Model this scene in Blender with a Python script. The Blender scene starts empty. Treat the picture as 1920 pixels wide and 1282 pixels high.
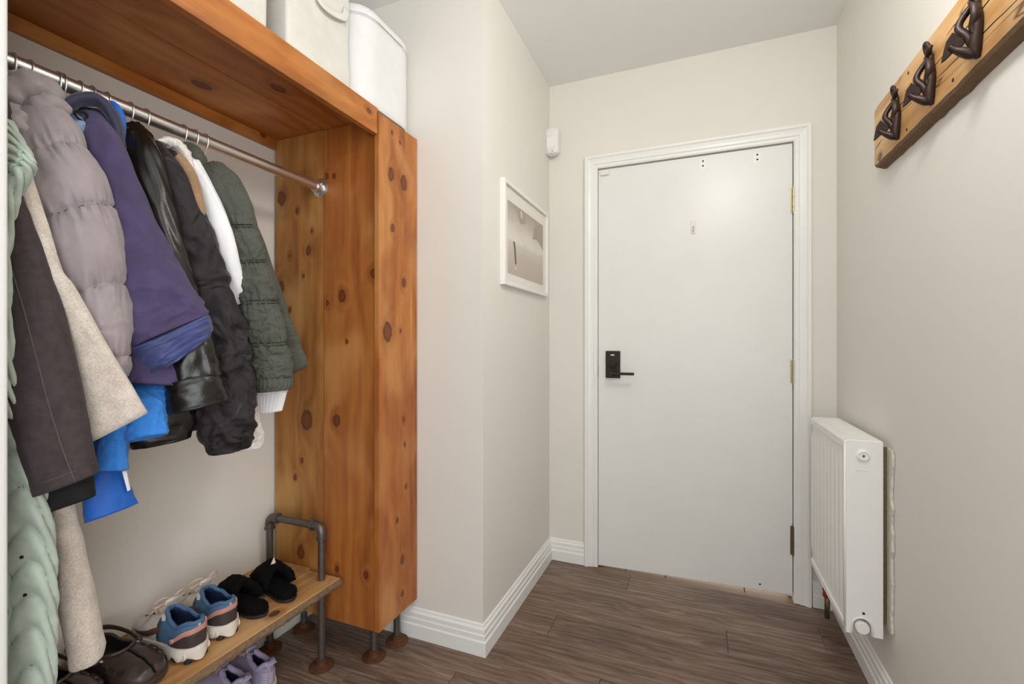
import bpy, bmesh, math, random
from mathutils import Vector, Matrix, noise
random.seed(7)
scene = bpy.context.scene
C = bpy.context.collection
PI = math.pi

# ---------------------------------------------------------------- camera
cam_d = bpy.data.cameras.new('camera')
cam_d.sensor_width = 36.0
cam_d.lens = 16.275
cam_d.clip_start = 0.02
cam = bpy.data.objects.new('camera', cam_d)
C.objects.link(cam)
cam.location = (0, 0, 1.143)
cam.rotation_euler = (PI / 2, 0, math.radians(22.0))
scene.camera = cam

# ---------------------------------------------------------------- world, lights, exposure
world = bpy.data.worlds.new('world')
scene.world = world
world.use_nodes = True
bgn = world.node_tree.nodes['Background']
bgn.inputs['Color'].default_value = (0.93, 0.96, 1.0, 1)
bgn.inputs['Strength'].default_value = 1.6
scene.view_settings.view_transform = 'Standard'
scene.view_settings.look = 'None'
scene.view_settings.gamma = 1.0
scene.view_settings.use_curve_mapping = False
scene.view_settings.exposure = 0.07


def area(name, loc, rot, sx, sy, power, col, shape='RECTANGLE'):
    d = bpy.data.lights.new(name, 'AREA')
    d.shape = shape
    d.size = sx
    if shape in ('RECTANGLE', 'ELLIPSE'):
        d.size_y = sy
    d.energy = power
    d.color = col
    o = bpy.data.objects.new(name, d)
    C.objects.link(o)
    o.location = loc
    o.rotation_euler = rot
    return o


# added fill light at an unseen opening in the back wall
area('rear_fill_light', (-0.05, -2.45, 1.45), (math.radians(90), 0, 0), 1.1, 1.5, 5, (0.95, 0.97, 1.0))
# added fill lights at made-up side openings behind the camera, left and right
area('left_fill_light', (-1.35, -1.0, 1.15), (0, math.radians(-90), 0), 1.7, 1.4, 13, (0.94, 0.97, 1.0))
area('right_fill_light', (0.66, -0.85, 1.15), (0, math.radians(90), math.radians(-28)), 1.8, 1.15, 24, (0.94, 0.97, 1.0))


def lamp_light(loc, power):
    d = bpy.data.lights.new('ceiling_lamp_light', 'POINT')
    d.energy = power
    d.color = (1.0, 0.97, 0.93)
    d.shadow_soft_size = 0.09
    o = bpy.data.objects.new('ceiling_lamp_light', d)
    C.objects.link(o)
    o.location = loc


LAMPS = [(0.18, 0.92), (0.15, -0.75)]      # ceiling lamp above the frame, then an added fill lamp behind the camera
lamp_light((LAMPS[0][0], LAMPS[0][1], 2.22), 17)
lamp_light((LAMPS[1][0], LAMPS[1][1], 2.22), 2.5)  # weak fill added from an unseen lamp behind the camera
scene.cycles.diffuse_bounces = 10
scene.cycles.max_bounces = 14


# ---------------------------------------------------------------- node helpers
def lin(c):
    return c / 12.92 if c <= 0.04045 else ((c + 0.055) / 1.055) ** 2.4


def rgb(h):
    h = h.lstrip('#')
    return tuple(lin(int(h[i:i + 2], 16) / 255) for i in (0, 2, 4)) + (1,)


class NT:
    def __init__(self, name):
        self.m = bpy.data.materials.new(name)
        self.m.use_nodes = True
        self.t = self.m.node_tree
        self.b = self.t.nodes['Principled BSDF']

    def n(self, typ, **kw):
        nd = self.t.nodes.new(typ)
        for k, v in kw.items():
            setattr(nd, k, v)
        return nd

    def put(self, sock, v):
        if hasattr(v, 'links') or isinstance(v, bpy.types.NodeSocket):
            self.t.links.new(v, sock)
        else:
            sock.default_value = v

    def math(self, op, a, b=0.0, clamp=False):
        nd = self.n('ShaderNodeMath', operation=op)
        nd.use_clamp = clamp
        self.put(nd.inputs[0], a)
        self.put(nd.inputs[1], b)
        return nd.outputs[0]

    def vec(self, op, a, b):
        nd = self.n('ShaderNodeVectorMath', operation=op)
        self.put(nd.inputs[0], a)
        self.put(nd.inputs[1], b)
        return nd.outputs['Value'] if op == 'LENGTH' else nd.outputs[0]

    def mr(self, v, a, b, c=0.0, d=1.0, smooth=True):
        nd = self.n('ShaderNodeMapRange')
        if smooth:
            nd.interpolation_type = 'SMOOTHSTEP'
        self.put(nd.inputs[0], v)
        for i, q in enumerate((a, b, c, d)):
            nd.inputs[i + 1].default_value = q
        return nd.outputs[0]

    def noise(self, vec, scale=5, detail=4, rough=0.55, dist=0.0):
        nd = self.n('ShaderNodeTexNoise')
        if vec is not None:
            self.put(nd.inputs['Vector'], vec)
        nd.inputs['Scale'].default_value = scale
        nd.inputs['Detail'].default_value = detail
        nd.inputs['Roughness'].default_value = rough
        nd.inputs['Distortion'].default_value = dist
        return nd.outputs[0]

    def mix(self, f, a, b, mode='MIX'):
        nd = self.n('ShaderNodeMix', data_type='RGBA', blend_type=mode)
        self.put(nd.inputs[0], f)
        self.put(nd.inputs[6], a)
        self.put(nd.inputs[7], b)
        return nd.outputs[2]

    def ramp(self, f, stops):
        nd = self.n('ShaderNodeValToRGB')
        self.put(nd.inputs[0], f)
        e = nd.color_ramp.elements
        while len(e) < len(stops):
            e.new(0.5)
        for i, (p, c) in enumerate(stops):
            e[i].position = p
            e[i].color = rgb(c) if isinstance(c, str) else c
        return nd.outputs[0]

    def bump(self, height, strength=0.2, dist=0.01):
        nd = self.n('ShaderNodeBump')
        nd.inputs['Strength'].default_value = strength
        nd.inputs['Distance'].default_value = dist
        self.put(nd.inputs['Height'], height)
        self.put(self.b.inputs['Normal'], nd.outputs[0])

    def obj(self):
        return self.n('ShaderNodeTexCoord').outputs['Object']

    def pos(self):
        return self.n('ShaderNodeNewGeometry').outputs['Position']

    def rnd(self):
        return self.n('ShaderNodeObjectInfo').outputs['Random']

    def base(self, col, rough=0.5, metal=0.0, spec=0.5, sheen=0.0):
        self.put(self.b.inputs['Base Color'], col)
        self.put(self.b.inputs['Roughness'], rough)
        self.b.inputs['Metallic'].default_value = metal
        self.b.inputs['Specular IOR Level'].default_value = spec
        if sheen:
            self.b.inputs['Sheen Weight'].default_value = sheen
            self.b.inputs['Sheen Roughness'].default_value = 0.5
        return self.m


def plain(name, col, rough=0.5, metal=0.0, var=0.06, vs=18.0, bump=0.0, bs=120.0, spec=0.5, sheen=0.0):
    t = NT(name)
    o = t.obj()
    c = rgb(col)
    lo = tuple(x * (1 - var * 2) for x in c[:3]) + (1,)
    hi = tuple(min(1, x * (1 + var * 2)) for x in c[:3]) + (1,)
    n1 = t.noise(o, vs, 5)
    col_s = t.mix(n1, lo, hi)
    if bump:
        t.bump(t.noise(o, bs, 4), bump, 0.004)
    return t.base(col_s, rough, metal, spec, sheen)


def paint(name, col, rough=0.55, bs=260, bump=0.06, var=0.02):
    t = NT(name)
    p = t.pos()
    c = rgb(col)
    lo = tuple(x * (1 - var) for x in c[:3]) + (1,)
    hi = tuple(min(1, x * (1 + var)) for x in c[:3]) + (1,)
    col_s = t.mix(t.noise(p, 3.0, 5), lo, hi)
    t.bump(t.noise(p, bs, 3), bump, 0.002)
    return t.base(col_s, rough, spec=0.35)


def wood(name, stops, length='z', across='x', knots=(), knot_col='#5a2a12', rough=0.42, fine=70.0, bands=13.0,
         halo_dark=0.45, randomise=True, bump=0.15, blotch=0.5, cracks=0.0, flame_amt=0.4):
    """boards: length and across name the world axes of the grain"""
    t = NT(name)
    sep = t.n('ShaderNodeSeparateXYZ')
    t.put(sep.inputs[0], t.pos())
    ax = {'x': 0, 'y': 1, 'z': 2}
    third = [k for k in 'xyz' if k not in (length, across)][0]
    L, A, T = sep.outputs[ax[length]], sep.outputs[ax[across]], sep.outputs[ax[third]]
    A0 = A
    A = t.math('ADD', A, t.math('MULTIPLY', T, 0.35))
    rn = t.math('MULTIPLY', t.rnd(), 17.0 if randomise else 0.0)
    q = t.n('ShaderNodeCombineXYZ')
    t.put(q.inputs[0], A0)
    t.put(q.inputs[1], L)
    qv = q.outputs[0]
    D = None
    for (kl, ka, kr) in knots:
        dv = t.vec('SUBTRACT', qv, (ka, kl, 0))
        dv = t.vec('MULTIPLY', dv, (1 / kr, 1 / (kr * 1.45), 0))
        d = t.vec('LENGTH', dv, (0, 0, 0))
        D = d if D is None else t.math('MINIMUM', D, d)
    halo = None
    if D is not None:
        D = t.math('ADD', D, t.math('MULTIPLY', t.math('SUBTRACT', t.noise(qv, 45, 3), .5), .7))
        mask = t.mr(D, .88, 1.06, 1, 0)
        edge = t.mr(D, .45, .95, 0, 1)
        halo = t.mr(D, .9, 3.2, 1, 0)
    g = t.n('ShaderNodeCombineXYZ')
    t.put(g.inputs[0], t.math('MULTIPLY', A, 1.0))
    t.put(g.inputs[1], t.math('MULTIPLY', L, 0.045))
    t.put(g.inputs[2], rn)
    gv = g.outputs[0]
    g2 = t.n('ShaderNodeCombineXYZ')
    t.put(g2.inputs[0], A)
    t.put(g2.inputs[1], t.math('MULTIPLY', L, 0.25))
    t.put(g2.inputs[2], rn)
    streak = t.noise(gv, fine, 5, 0.6)
    warp = t.noise(g2.outputs[0], 5.0, 3)
    ph = t.math('ADD', t.math('MULTIPLY', A, bands * 6.0), t.math('MULTIPLY', warp, 26.0))
    if halo is not None:
        ph = t.math('ADD', ph, t.math('MULTIPLY', halo, 5.0))
    band = t.math('MULTIPLY_ADD', t.math('SINE', ph), 0.5)
    band.node.inputs[2].default_value = 0.5
    blot = t.noise(g2.outputs[0], 9.0, 4, 0.6, 0.6)
    v = t.math('ADD', t.math('MULTIPLY', streak, 0.30), t.math('MULTIPLY', band, 0.12))
    v = t.math('ADD', v, t.math('MULTIPLY', blot, blotch))
    v = t.math('SUBTRACT', v, 0.02 + (blotch - 0.5) * 0.5)
    col = t.ramp(v, stops)
    # broad golden flame figure of the softwood, its sheen painted into the colour
    fg = t.n('ShaderNodeCombineXYZ')
    t.put(fg.inputs[0], A)
    t.put(fg.inputs[1], t.math('MULTIPLY', L, 0.5))
    t.put(fg.inputs[2], rn)
    flame = t.mr(t.noise(fg.outputs[0], 6.0, 2, .5, .5), .48, .72, 0, flame_amt)
    col = t.mix(flame, col, rgb(stops[3][1]))
    if halo is not None:
        hp = t.math('MULTIPLY', t.math('POWER', halo, 2.2), t.math('MULTIPLY', blot, 2 * halo_dark), True)
        col = t.mix(hp, col, rgb(stops[0][1]))
        kc0 = rgb(knot_col)
        kc = t.mix(t.noise(qv, 130, 3), tuple(min(1, x * 1.7) for x in kc0[:3]) + (1,), kc0)
        kc = t.mix(t.math('MULTIPLY', edge, .8), kc, tuple(x * .38 for x in kc0[:3]) + (1,))
        col = t.mix(t.math('MULTIPLY', mask, .85), col, kc)
    if cracks:
        g3 = t.n('ShaderNodeCombineXYZ')
        t.put(g3.inputs[0], A)
        t.put(g3.inputs[1], t.math('MULTIPLY', L, 0.07))
        t.put(g3.inputs[2], rn)
        cn = t.noise(g3.outputs[0], 16.0, 2, 0.4)
        cr = t.math('ABSOLUTE', t.math('SUBTRACT', cn, 0.5))
        cm = t.mr(cr, 0.0, 0.012, cracks, 0)
        br = t.mr(t.noise(g2.outputs[0], 7.0, 2), 0.5, 0.6, 0, 1)
        col = t.mix(t.math('MULTIPLY', cm, br), col, rgb('#4a2c17'))
    t.bump(t.math('ADD', streak, t.math('MULTIPLY', band, 0.3)), bump, 0.002)
    return t.base(col, rough, spec=0.4)


# ---------------------------------------------------------------- mesh helpers
class MB:
    def __init__(self):
        self.v = []
        self.f = []

    def add(self, vs, fs):
        o = len(self.v)
        self.v += [tuple(p) for p in vs]
        self.f += [tuple(i + o for i in q) for q in fs]
        return self

    def box(self, a, b):
        x0, y0, z0 = a
        x1, y1, z1 = b
        x0, x1 = min(x0, x1), max(x0, x1)
        y0, y1 = min(y0, y1), max(y0, y1)
        z0, z1 = min(z0, z1), max(z0, z1)
        return self.add([(x0, y0, z0), (x1, y0, z0), (x1, y1, z0), (x0, y1, z0), (x0, y0, z1), (x1, y0, z1), (x1, y1, z1), (x0, y1, z1)],
                        [(0, 3, 2, 1), (4, 5, 6, 7), (0, 1, 5, 4), (1, 2, 6, 5), (2, 3, 7, 6), (3, 0, 4, 7)])

    def rings(self, rs, closed=True, cap0=True, cap1=True, loop=False):
        n = len(rs[0])
        o = len(self.v)
        for r in rs:
            self.v += [tuple(p) for p in r]
        m = len(rs)
        for i in range(m if loop else m - 1):
            j = (i + 1) % m
            for k in range(n if closed else n - 1):
                l = (k + 1) % n
                self.f.append((o + i * n + k, o + i * n + l, o + j * n + l, o + j * n + k))
        if not loop and closed:
            if cap0:
                self.f.append(tuple(o + k for k in reversed(range(n))))
            if cap1:
                self.f.append(tuple(o + (m - 1) * n + k for k in range(n)))
        return self

    def tube(self, path, rad, seg=10, flat=1.0, up=(0, 0, 1), caps=True, loop=False):
        P = [Vector(p) for p in path]
        n = len(P)
        rs = []
        ref = Vector(up)
        for i, p in enumerate(P):
            if loop:
                t = P[(i + 1) % n] - P[i - 1]
            else:
                t = P[min(i + 1, n - 1)] - P[max(i - 1, 0)]
            t.normalize()
            a = ref - t * ref.dot(t)
            if a.length < 1e-4:
                a = t.orthogonal()
            a.normalize()
            ref = a if not loop else ref
            b = t.cross(a)
            r = rad[i] if isinstance(rad, (list, tuple)) else rad
            rs.append([p + a * (math.cos(2 * PI * k / seg) * r * flat) + b * (math.sin(2 * PI * k / seg) * r) for k in range(seg)])
        return self.rings(rs, True, caps, caps, loop)

    def cyl(self, a, b, r, seg=24, r2=None):
        return self.tube([a, b], [r, r if r2 is None else r2], seg, up=(0.3, 0.5, 0.8))

    def lathe(self, prof, origin, axis, seg=28, caps=True):
        o = Vector(origin)
        ax = Vector(axis).normalized()
        u = ax.orthogonal().normalized()
        w = ax.cross(u)
        rs = [[o + ax * h + (u * math.cos(2 * PI * k / seg) + w * math.sin(2 * PI * k / seg)) * max(r, 1e-5) for k in range(seg)] for r, h in prof]
        return self.rings(rs, True, caps, caps)

    def prism(self, poly, d):
        d = Vector(d)
        a = [Vector(p) for p in poly]
        return self.rings([a, [p + d for p in a]])

    def ball(self, c, r, seg=14, rows=9):
        c = Vector(c)
        r = Vector((r, r, r)) if not hasattr(r, '__len__') else Vector(r)
        rs = []
        for i in range(rows + 1):
            a = -PI / 2 + PI * i / rows
            k = max(math.cos(a), 0.002)
            rs.append([c + Vector((math.cos(2 * PI * j / seg) * k * r.x, math.sin(2 * PI * j / seg) * k * r.y, math.sin(a) * r.z)) for j in range(seg)])
        return self.rings(rs)

    def build(self, name, mat, parent=None, smooth=None, bevel=0.0, seg=2, mat2=None, sel=None):
        me = bpy.data.meshes.new(name)
        off = parent_loc(parent)
        me.from_pydata([(p[0] - off[0], p[1] - off[1], p[2] - off[2]) for p in self.v], [], self.f)
        if mat2 is None:
            me.validate()
        bm = bmesh.new()
        bm.from_mesh(me)
        bmesh.ops.recalc_face_normals(bm, faces=bm.faces)
        bm.to_mesh(me)
        bm.free()
        me.materials.append(mat)
        if mat2 is not None:
            me.materials.append(mat2)
            for f_ in me.polygons:
                f_.material_index = 1 if sel(f_.index) else 0
        o = bpy.data.objects.new(name, me)
        C.objects.link(o)
        if parent is not None:
            o.parent = parent
        if smooth:
            if smooth is True:
                me.shade_smooth()
            else:
                me.set_sharp_from_angle(angle=math.radians(smooth))
                me.polygons.foreach_set('use_smooth', [True] * len(me.polygons))
                me.set_sharp_from_angle(angle=math.radians(smooth))
        if bevel:
            md = o.modifiers.new('bevel', 'BEVEL')
            md.width = bevel
            md.segments = seg
            md.limit_method = 'ANGLE'
            md.angle_limit = math.radians(40)
            md.harden_normals = False
        return o


def parent_loc(p):
    v = Vector((0, 0, 0))
    while p is not None:
        v += Vector(p.location)
        p = p.parent
    return v


def thing(name, label, cat, loc=(0, 0, 0), group=None):
    o = bpy.data.objects.new(name, None)
    o.empty_display_size = 0.05
    C.objects.link(o)
    o.location = loc
    return tag(o, label, cat, group)


def tag(o, label, cat=None, group=None, kind=None):
    o['label'] = label
    if cat:
        o['category'] = cat
    if group:
        o['group'] = group
    if kind:
        o['kind'] = kind
    return o


def struct(o, label):
    o['kind'] = 'structure'
    o['label'] = label
    o['category'] = o.name.split('_')[0].split('.')[0]
    return o


def crom(P, t):
    """Catmull-Rom through a list of Vectors / floats, t in 0..len-1"""
    n = len(P)
    i = min(int(t), n - 2)
    u = t - i
    p1, p2 = P[i], P[i + 1]
    p0 = P[i - 1] if i > 0 else p1 + (p1 - p2)
    p3 = P[i + 2] if i + 2 < n else p2 + (p2 - p1)
    return 0.5 * ((2 * p1) + (p2 - p0) * u + (2 * p0 - 5 * p1 + 4 * p2 - p3) * u * u + (3 * p1 - p0 - 3 * p2 + p3) * u * u * u)


def smooth_path(pts, n):
    P = [Vector(p) for p in pts]
    return [crom(P, (len(P) - 1) * i / (n - 1)) for i in range(n)]

# ================================================================ materials of the room
M = {}
M['wall'] = paint('warm_white_wall_paint', '#dfdcd5')
M['ceil'] = paint('ceiling_paint', '#e6e8e6', 0.7, 120, 0.2)
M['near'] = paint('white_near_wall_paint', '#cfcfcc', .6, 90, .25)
M['trim'] = plain('white_gloss_trim_paint', '#e9e9e6', 0.32, var=0.015, vs=9, bump=0.08, bs=60)
M['door'] = plain('white_door_paint', '#e4e4e1', 0.34, var=0.02, vs=5, bump=0.05, bs=40)
M['rad'] = plain('white_radiator_enamel', '#ececea', 0.28, var=0.01, vs=6)
M['dark'] = plain('dark_gap', '#1d1a18', 0.8)
M['bronze'] = plain('oil_rubbed_bronze', '#35302b', 0.42, 0.75, var=0.12, vs=60)
M['brass'] = plain('worn_brass', '#b3a888', 0.36, 0.9, var=0.15, vs=90)
M['oldbrass'] = plain('tarnished_hinge', '#7d7058', 0.45, 0.8, var=0.2, vs=120)
M['plastic'] = plain('white_plastic', '#e4e2de', 0.4, var=0.01)
M['chrome'] = plain('bright_zinc', '#e3e3e2', 0.34, 1.0, var=0.04, vs=200)
M['iron'] = plain('dark_cast_iron', '#3a2c27', 0.42, 0.55, var=0.2, vs=70, bump=0.15, bs=300)
M['pipe'] = plain('black_steel_pipe', '#6b635e', 0.42, 0.7, var=0.15, vs=60, bump=0.08, bs=250)
M['rust'] = plain('rusty_flange_iron', '#5f3922', 0.75, 0.25, var=0.3, vs=90, bump=0.3, bs=200)
M['tile'] = plain('beige_corridor_tile', '#8f7050', 0.5, var=0.08, vs=12)


def floor_mat():
    t = NT('grey_brown_vinyl_plank')
    sep = t.n('ShaderNodeSeparateXYZ')
    t.put(sep.inputs[0], t.pos())
    rn = t.math('MULTIPLY', t.rnd(), 23.0)
    g = t.n('ShaderNodeCombineXYZ')
    t.put(g.inputs[0], t.math('MULTIPLY', sep.outputs[0], 0.06))
    t.put(g.inputs[1], sep.outputs[1])
    t.put(g.inputs[2], rn)
    g2 = t.n('ShaderNodeCombineXYZ')
    t.put(g2.inputs[0], t.math('MULTIPLY', sep.outputs[0], 0.22))
    t.put(g2.inputs[1], sep.outputs[1])
    t.put(g2.inputs[2], rn)
    w = t.noise(g2.outputs[0], 11, 3, 0.5, 0.8)
    st = t.noise(g.outputs[0], 95, 6, 0.65)
    ph = t.math('ADD', t.math('MULTIPLY', sep.outputs[1], 240.0), t.math('MULTIPLY', w, 30.0))
    bd = t.math('MULTIPLY', t.math('SINE', ph), 0.06)
    v = t.math('ADD', t.math('ADD', t.math('MULTIPLY', st, 0.75), t.math('MULTIPLY', w, 0.45)), bd)
    v = t.math('SUBTRACT', t.math('ADD', v, t.math('MULTIPLY', t.rnd(), 0.10)), 0.03)
    col = t.ramp(v, [(0.34, '#44332a'), (0.52, '#665145'), (0.68, '#7d6859'), (0.90, '#a08d7d')])
    t.bump(st, 0.25, 0.002)
    return t.base(col, 0.42, spec=0.4)


M['floor'] = floor_mat()
PINE = [(0.16, '#743c16'), (0.38, '#9c5a27'), (0.60, '#b37136'), (0.84, '#d6a063')]
PINE_G = [(0.16, '#6e4119'), (0.38, '#98632c'), (0.60, '#b0793c'), (0.84, '#d4a869')]
# knots: (height, across, radius) read off each board
M['pine_in_l'] = wood('stained_pine_inner_board_one', PINE_G, 'z', 'x', [(1.694, -1.488, 0.021), (1.639, -1.409, 0.0084), (1.558, -1.335, 0.0063), (1.484, -1.353, 0.0126), (1.354, -1.49, 0.0168), (1.47, -1.446, 0.0063), (1.267, -1.446, 0.0084), (1.391, -1.377, 0.0063), (0.85, -1.361, 0.0273), (0.698, -1.385, 0.0084), (0.63, -1.419, 0.0084), (0.352, -1.39, 0.0189)], halo_dark=.35, blotch=.8)
M['pine_in_r'] = wood('stained_pine_inner_board_two', PINE, 'z', 'x', [(1.75, -1.263, 0.0084), (1.746, -1.231, 0.0084), (1.308, -1.194, 0.0168), (1.287, -1.261, 0.0084), (1.383, -1.055, 0.0126), (0.859, -1.219, 0.0168), (0.32, -1.216, 0.0084), (0.323, -1.087, 0.0105), (1.145, -1.172, 0.0063)], halo_dark=.35)
M['pine_face'] = wood('stained_pine_front_board', PINE, 'z', 'y', [(1.739, 1.367, 0.0168), (1.733, 1.444, 0.021), (1.551, 1.376, 0.0105), (1.892, 1.373, 0.0063), (1.875, 1.421, 0.0063), (1.363, 1.444, 0.0126), (1.179, 1.348, 0.0252), (1.184, 1.424, 0.0063), (0.856, 1.444, 0.0084), (0.761, 1.45, 0.0063), (0.604, 1.457, 0.0063), (0.495, 1.404, 0.0084), (0.339, 1.434, 0.0105), (0.213, 1.434, 0.0084)], halo_dark=.3, blotch=.8)
M['pine_shelf'] = wood('stained_pine_shelf_board', PINE, 'y', 'x', [(.62, -1.17, .030), (1.05, -1.20, .018), (.95, -1.40, .02)], halo_dark=.3)
M['pine_fascia'] = wood('stained_pine_fascia_board', [(0.20, '#7a4218'), (0.42, '#a8652a'), (0.60, '#be793a'), (0.82, '#d29858')], 'y', 'z', [(1.255, 1.915, .008), (.55, 1.90, .012)], halo_dark=.3)
M['bench'] = wood('reclaimed_bench_wood', [(0.2, '#8a6038'), (0.42, '#b88752'), (0.60, '#cfa36d'), (0.82, '#e2c092')], 'y', 'x', [(1.05, -1.215, .013), (.86, -1.40, .012), (1.2, -1.47, .02)], '#3b2316', rough=.6, halo_dark=.5, bump=.3, cracks=.6)
M['bark'] = plain('rough_bark_edge', '#7b644c', 0.9, var=0.3, vs=120, bump=0.9, bs=160)
M['rackwood'] = wood('pale_live_edge_plank', [(0.2, '#8a5a33'), (0.42, '#c3945c'), (0.58, '#d8b07a'), (0.82, '#e6c897')], 'y', 'z', [(1.755, 1.715, .012)], '#5b3a20', rough=.5, bands=12, fine=45, cracks=.85)
M['rackedge'] = plain('brown_live_edge', '#6b5138', 0.8, var=0.2, vs=60, bump=0.5)

# ================================================================ room shell
XR, XL, XP = 0.545, -1.53, -0.735       # right wall, closet back wall, picture wall
YD, YP, YE = 2.352, 1.535, 0.371        # entrance wall, front of the pier, near end of the closet
ZC, YB = 2.495, -2.6
XE = -0.985                             # hall face of the near wall

fl = MB().box((XL - .1, YB - .1, -.06), (XR + .1, YD + .02, -.006)).build('floor', M['floor'])
struct(fl, 'dark grey brown vinyl plank floor of the hall')
pw, plen = .152, 1.22
plank_meshes = {}
y = YD - .022
row = 0
while y > -1.2:
    x = XL - [.0, .47, .81, .24, .66][row % 5]
    while x < XR:
        a, b = max(x, XL), min(x + plen, XR)
        if b - a > .03:
            key = (round(a, 3), round(b, 3))
            if key not in plank_meshes:
                o = MB().box((-(b - a) / 2 + .0007, -pw / 2 + .0007, -.006), ((b - a) / 2 - .0007, pw / 2 - .0007, 0)).build('plank', M['floor'], None, bevel=.001, seg=1)
                plank_meshes[key] = o
            else:
                o = plank_meshes[key].copy()
                C.objects.link(o)
            o.location = ((a + b) / 2, y - pw / 2, 0)
            o.parent = fl
        x += plen
    y -= pw
    row += 1
struct(MB().box((XL - .2, YB - .2, ZC), (XR + .2, YD + .2, ZC + .08)).build('ceiling', M['ceil']), 'smooth pale grey painted ceiling')
struct(MB().box((XR, -.12, -.02), (XR + .1, YD + .1, ZC + .02)).box((XR, YB, -.02), (XR + .1, -1.6, ZC + .02)).box((XR, -1.6, 2.1), (XR + .1, -.12, ZC + .02)).build('wall_right', M['wall']), 'warm white wall carrying the coat hooks and radiator')  # opening behind the camera made for the added right fill light
struct(MB().box((XL - .1, YE - .1, -.02), (XL, YP + .1, ZC + .02)).build('wall_left', M['wall']), 'warm white wall behind the hanging coats')
struct(MB().box((XL - .1, YP, -.02), (XP, YD + .1, ZC + .02)).build('wall_pier', M['wall']), 'warm white pier with the framed picture')
struct(MB().box((XL - .1, -.25, -.02), (XE, YE, ZC + .02)).box((XL - .1, YB, -.02), (XE, -1.75, ZC + .02)).box((XL - .1, -1.75, 2.1), (XE, -.25, ZC + .02)).build('wall_near', M['near'], bevel=.006, seg=3), 'white wall edge at the near end of the coat closet')  # opening behind the camera made for the added left fill light
dl, dr, dt = -.4765, .382, 2.019
wd = MB()
wd.box((XP - .05, YD, -.02), (dl - .008, YD + .1, ZC + .02))
wd.box((dr + .006, YD, -.02), (XR + .05, YD + .1, ZC + .02))
wd.box((dl - .008, YD, dt + .006), (dr + .006, YD + .1, ZC + .02))
struct(wd.build('wall_door', M['wall']), 'warm white end wall around the entrance door')
wb = MB()
wb.box((XE - .1, YB - .1, 0), (XR + .1, YB, .7)).box((XE - .1, YB - .1, 2.2), (XR + .1, YB, ZC))
wb.box((XE - .1, YB - .1, .7), (-.6, YB, 2.2)).box((.5, YB - .1, .7), (XR + .1, YB, 2.2))  # gap left open for the added rear fill light
struct(wb.build('wall_back', M['wall']), 'wall behind the viewer with an opening added for fill light')

# corridor floor seen through the gap under the door
co = MB().box((-.9, YD - .022, -.05), (.9, YD + 1.0, -.012)).build('floor_corridor', M['dark'])
struct(co, 'dark bed under the corridor tiles')
for xa, xb in ((-.9, -.345), (-.34, -.155), (-.15, .193), (.197, .42), (.425, .9)):
    for k in range(3):
        MB().box((xa, YD - .02 + k * .3, -.02), (xb, YD + .277 + k * .3, -.004)).build('tile', M['tile'], co, bevel=.001)

# baseboards: moulded profile swept along the walls with mitred corners
BPROF = [(0, 0), (.019, 0), (.019, .050), (.015, .056), (.015, .072), (.012, .077), (.0115, .092), (.006, .099), (.005, .106), (0, .110)]


def sweep(path, prof, side, name, mat, parent=None):
    """path of (x, y); profile (out, z); side +1 = out lies to the right of the walking direction"""
    rs = []
    n = len(path)
    for i, p in enumerate(path):
        p = Vector(p)
        d0 = (p - Vector(path[i - 1])).normalized() if i else None
        d1 = (Vector(path[i + 1]) - p).normalized() if i < n - 1 else None
        nr = lambda d: Vector((d.y, -d.x)) * side
        if d0 is None:
            m = nr(d1)
        elif d1 is None:
            m = nr(d0)
        else:
            m = nr(d0) + nr(d1)
            m = m / m.dot(nr(d0))
        rs.append([(p.x + m.x * o, p.y + m.y * o, z) for o, z in prof])
    return MB().rings(rs).build(name, mat, parent)


struct(sweep([(XL, YE), (XL, YP), (XP, YP), (XP, YD), (dl - .068, YD)], BPROF, 1, 'baseboard_left', M['trim']), 'white moulded baseboard around the pier below the picture')
struct(sweep([(dr + .073, YD), (XR, YD), (XR, -.1)], BPROF, 1, 'baseboard_right', M['trim']), 'white moulded baseboard below the radiator')

# door casing, mitred
CPROF = [(.0, 0), (.0, .008), (.006, .012), (.018, .0125), (.022, .016), (.034, .017), (.046, .0205), (.052, .025), (.063, .025), (.066, .021), (.067, 0)]


def casing(name, mat):
    rs = []
    i0, i1, t = dl - .001, dr + .003, dt + .004
    for (x, z, mx, mz) in ((i0, 0, -1, 0), (i0, t, -1, 1), (i1, t, 1, 1), (i1, 0, 1, 0)):
        rs.append([(x + mx * o, YD - d, z + mz * o) for o, d in CPROF])
    return MB().rings(rs).build(name, mat)


struct(casing('trim_1', M['trim']), 'white moulded casing around the entrance door')
jb = MB()
jb.box((dl - .014, YD - .004, -.004), (dl - .004, YD + .1, dt + .012)).box((dr + .004, YD - .004, -.004), (dr + .014, YD + .1, dt + .012)).box((dl - .014, YD - .004, dt + .004), (dr + .014, YD + .1, dt + .014))
jb.box((dl - .01, YD + .048, 0), (dl + .012, YD + .1, dt)).box((dr - .012, YD + .048, 0), (dr + .01, YD + .1, dt))
struct(jb.build('trim_2', M['trim']), 'white door jamb behind the casing')

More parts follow.
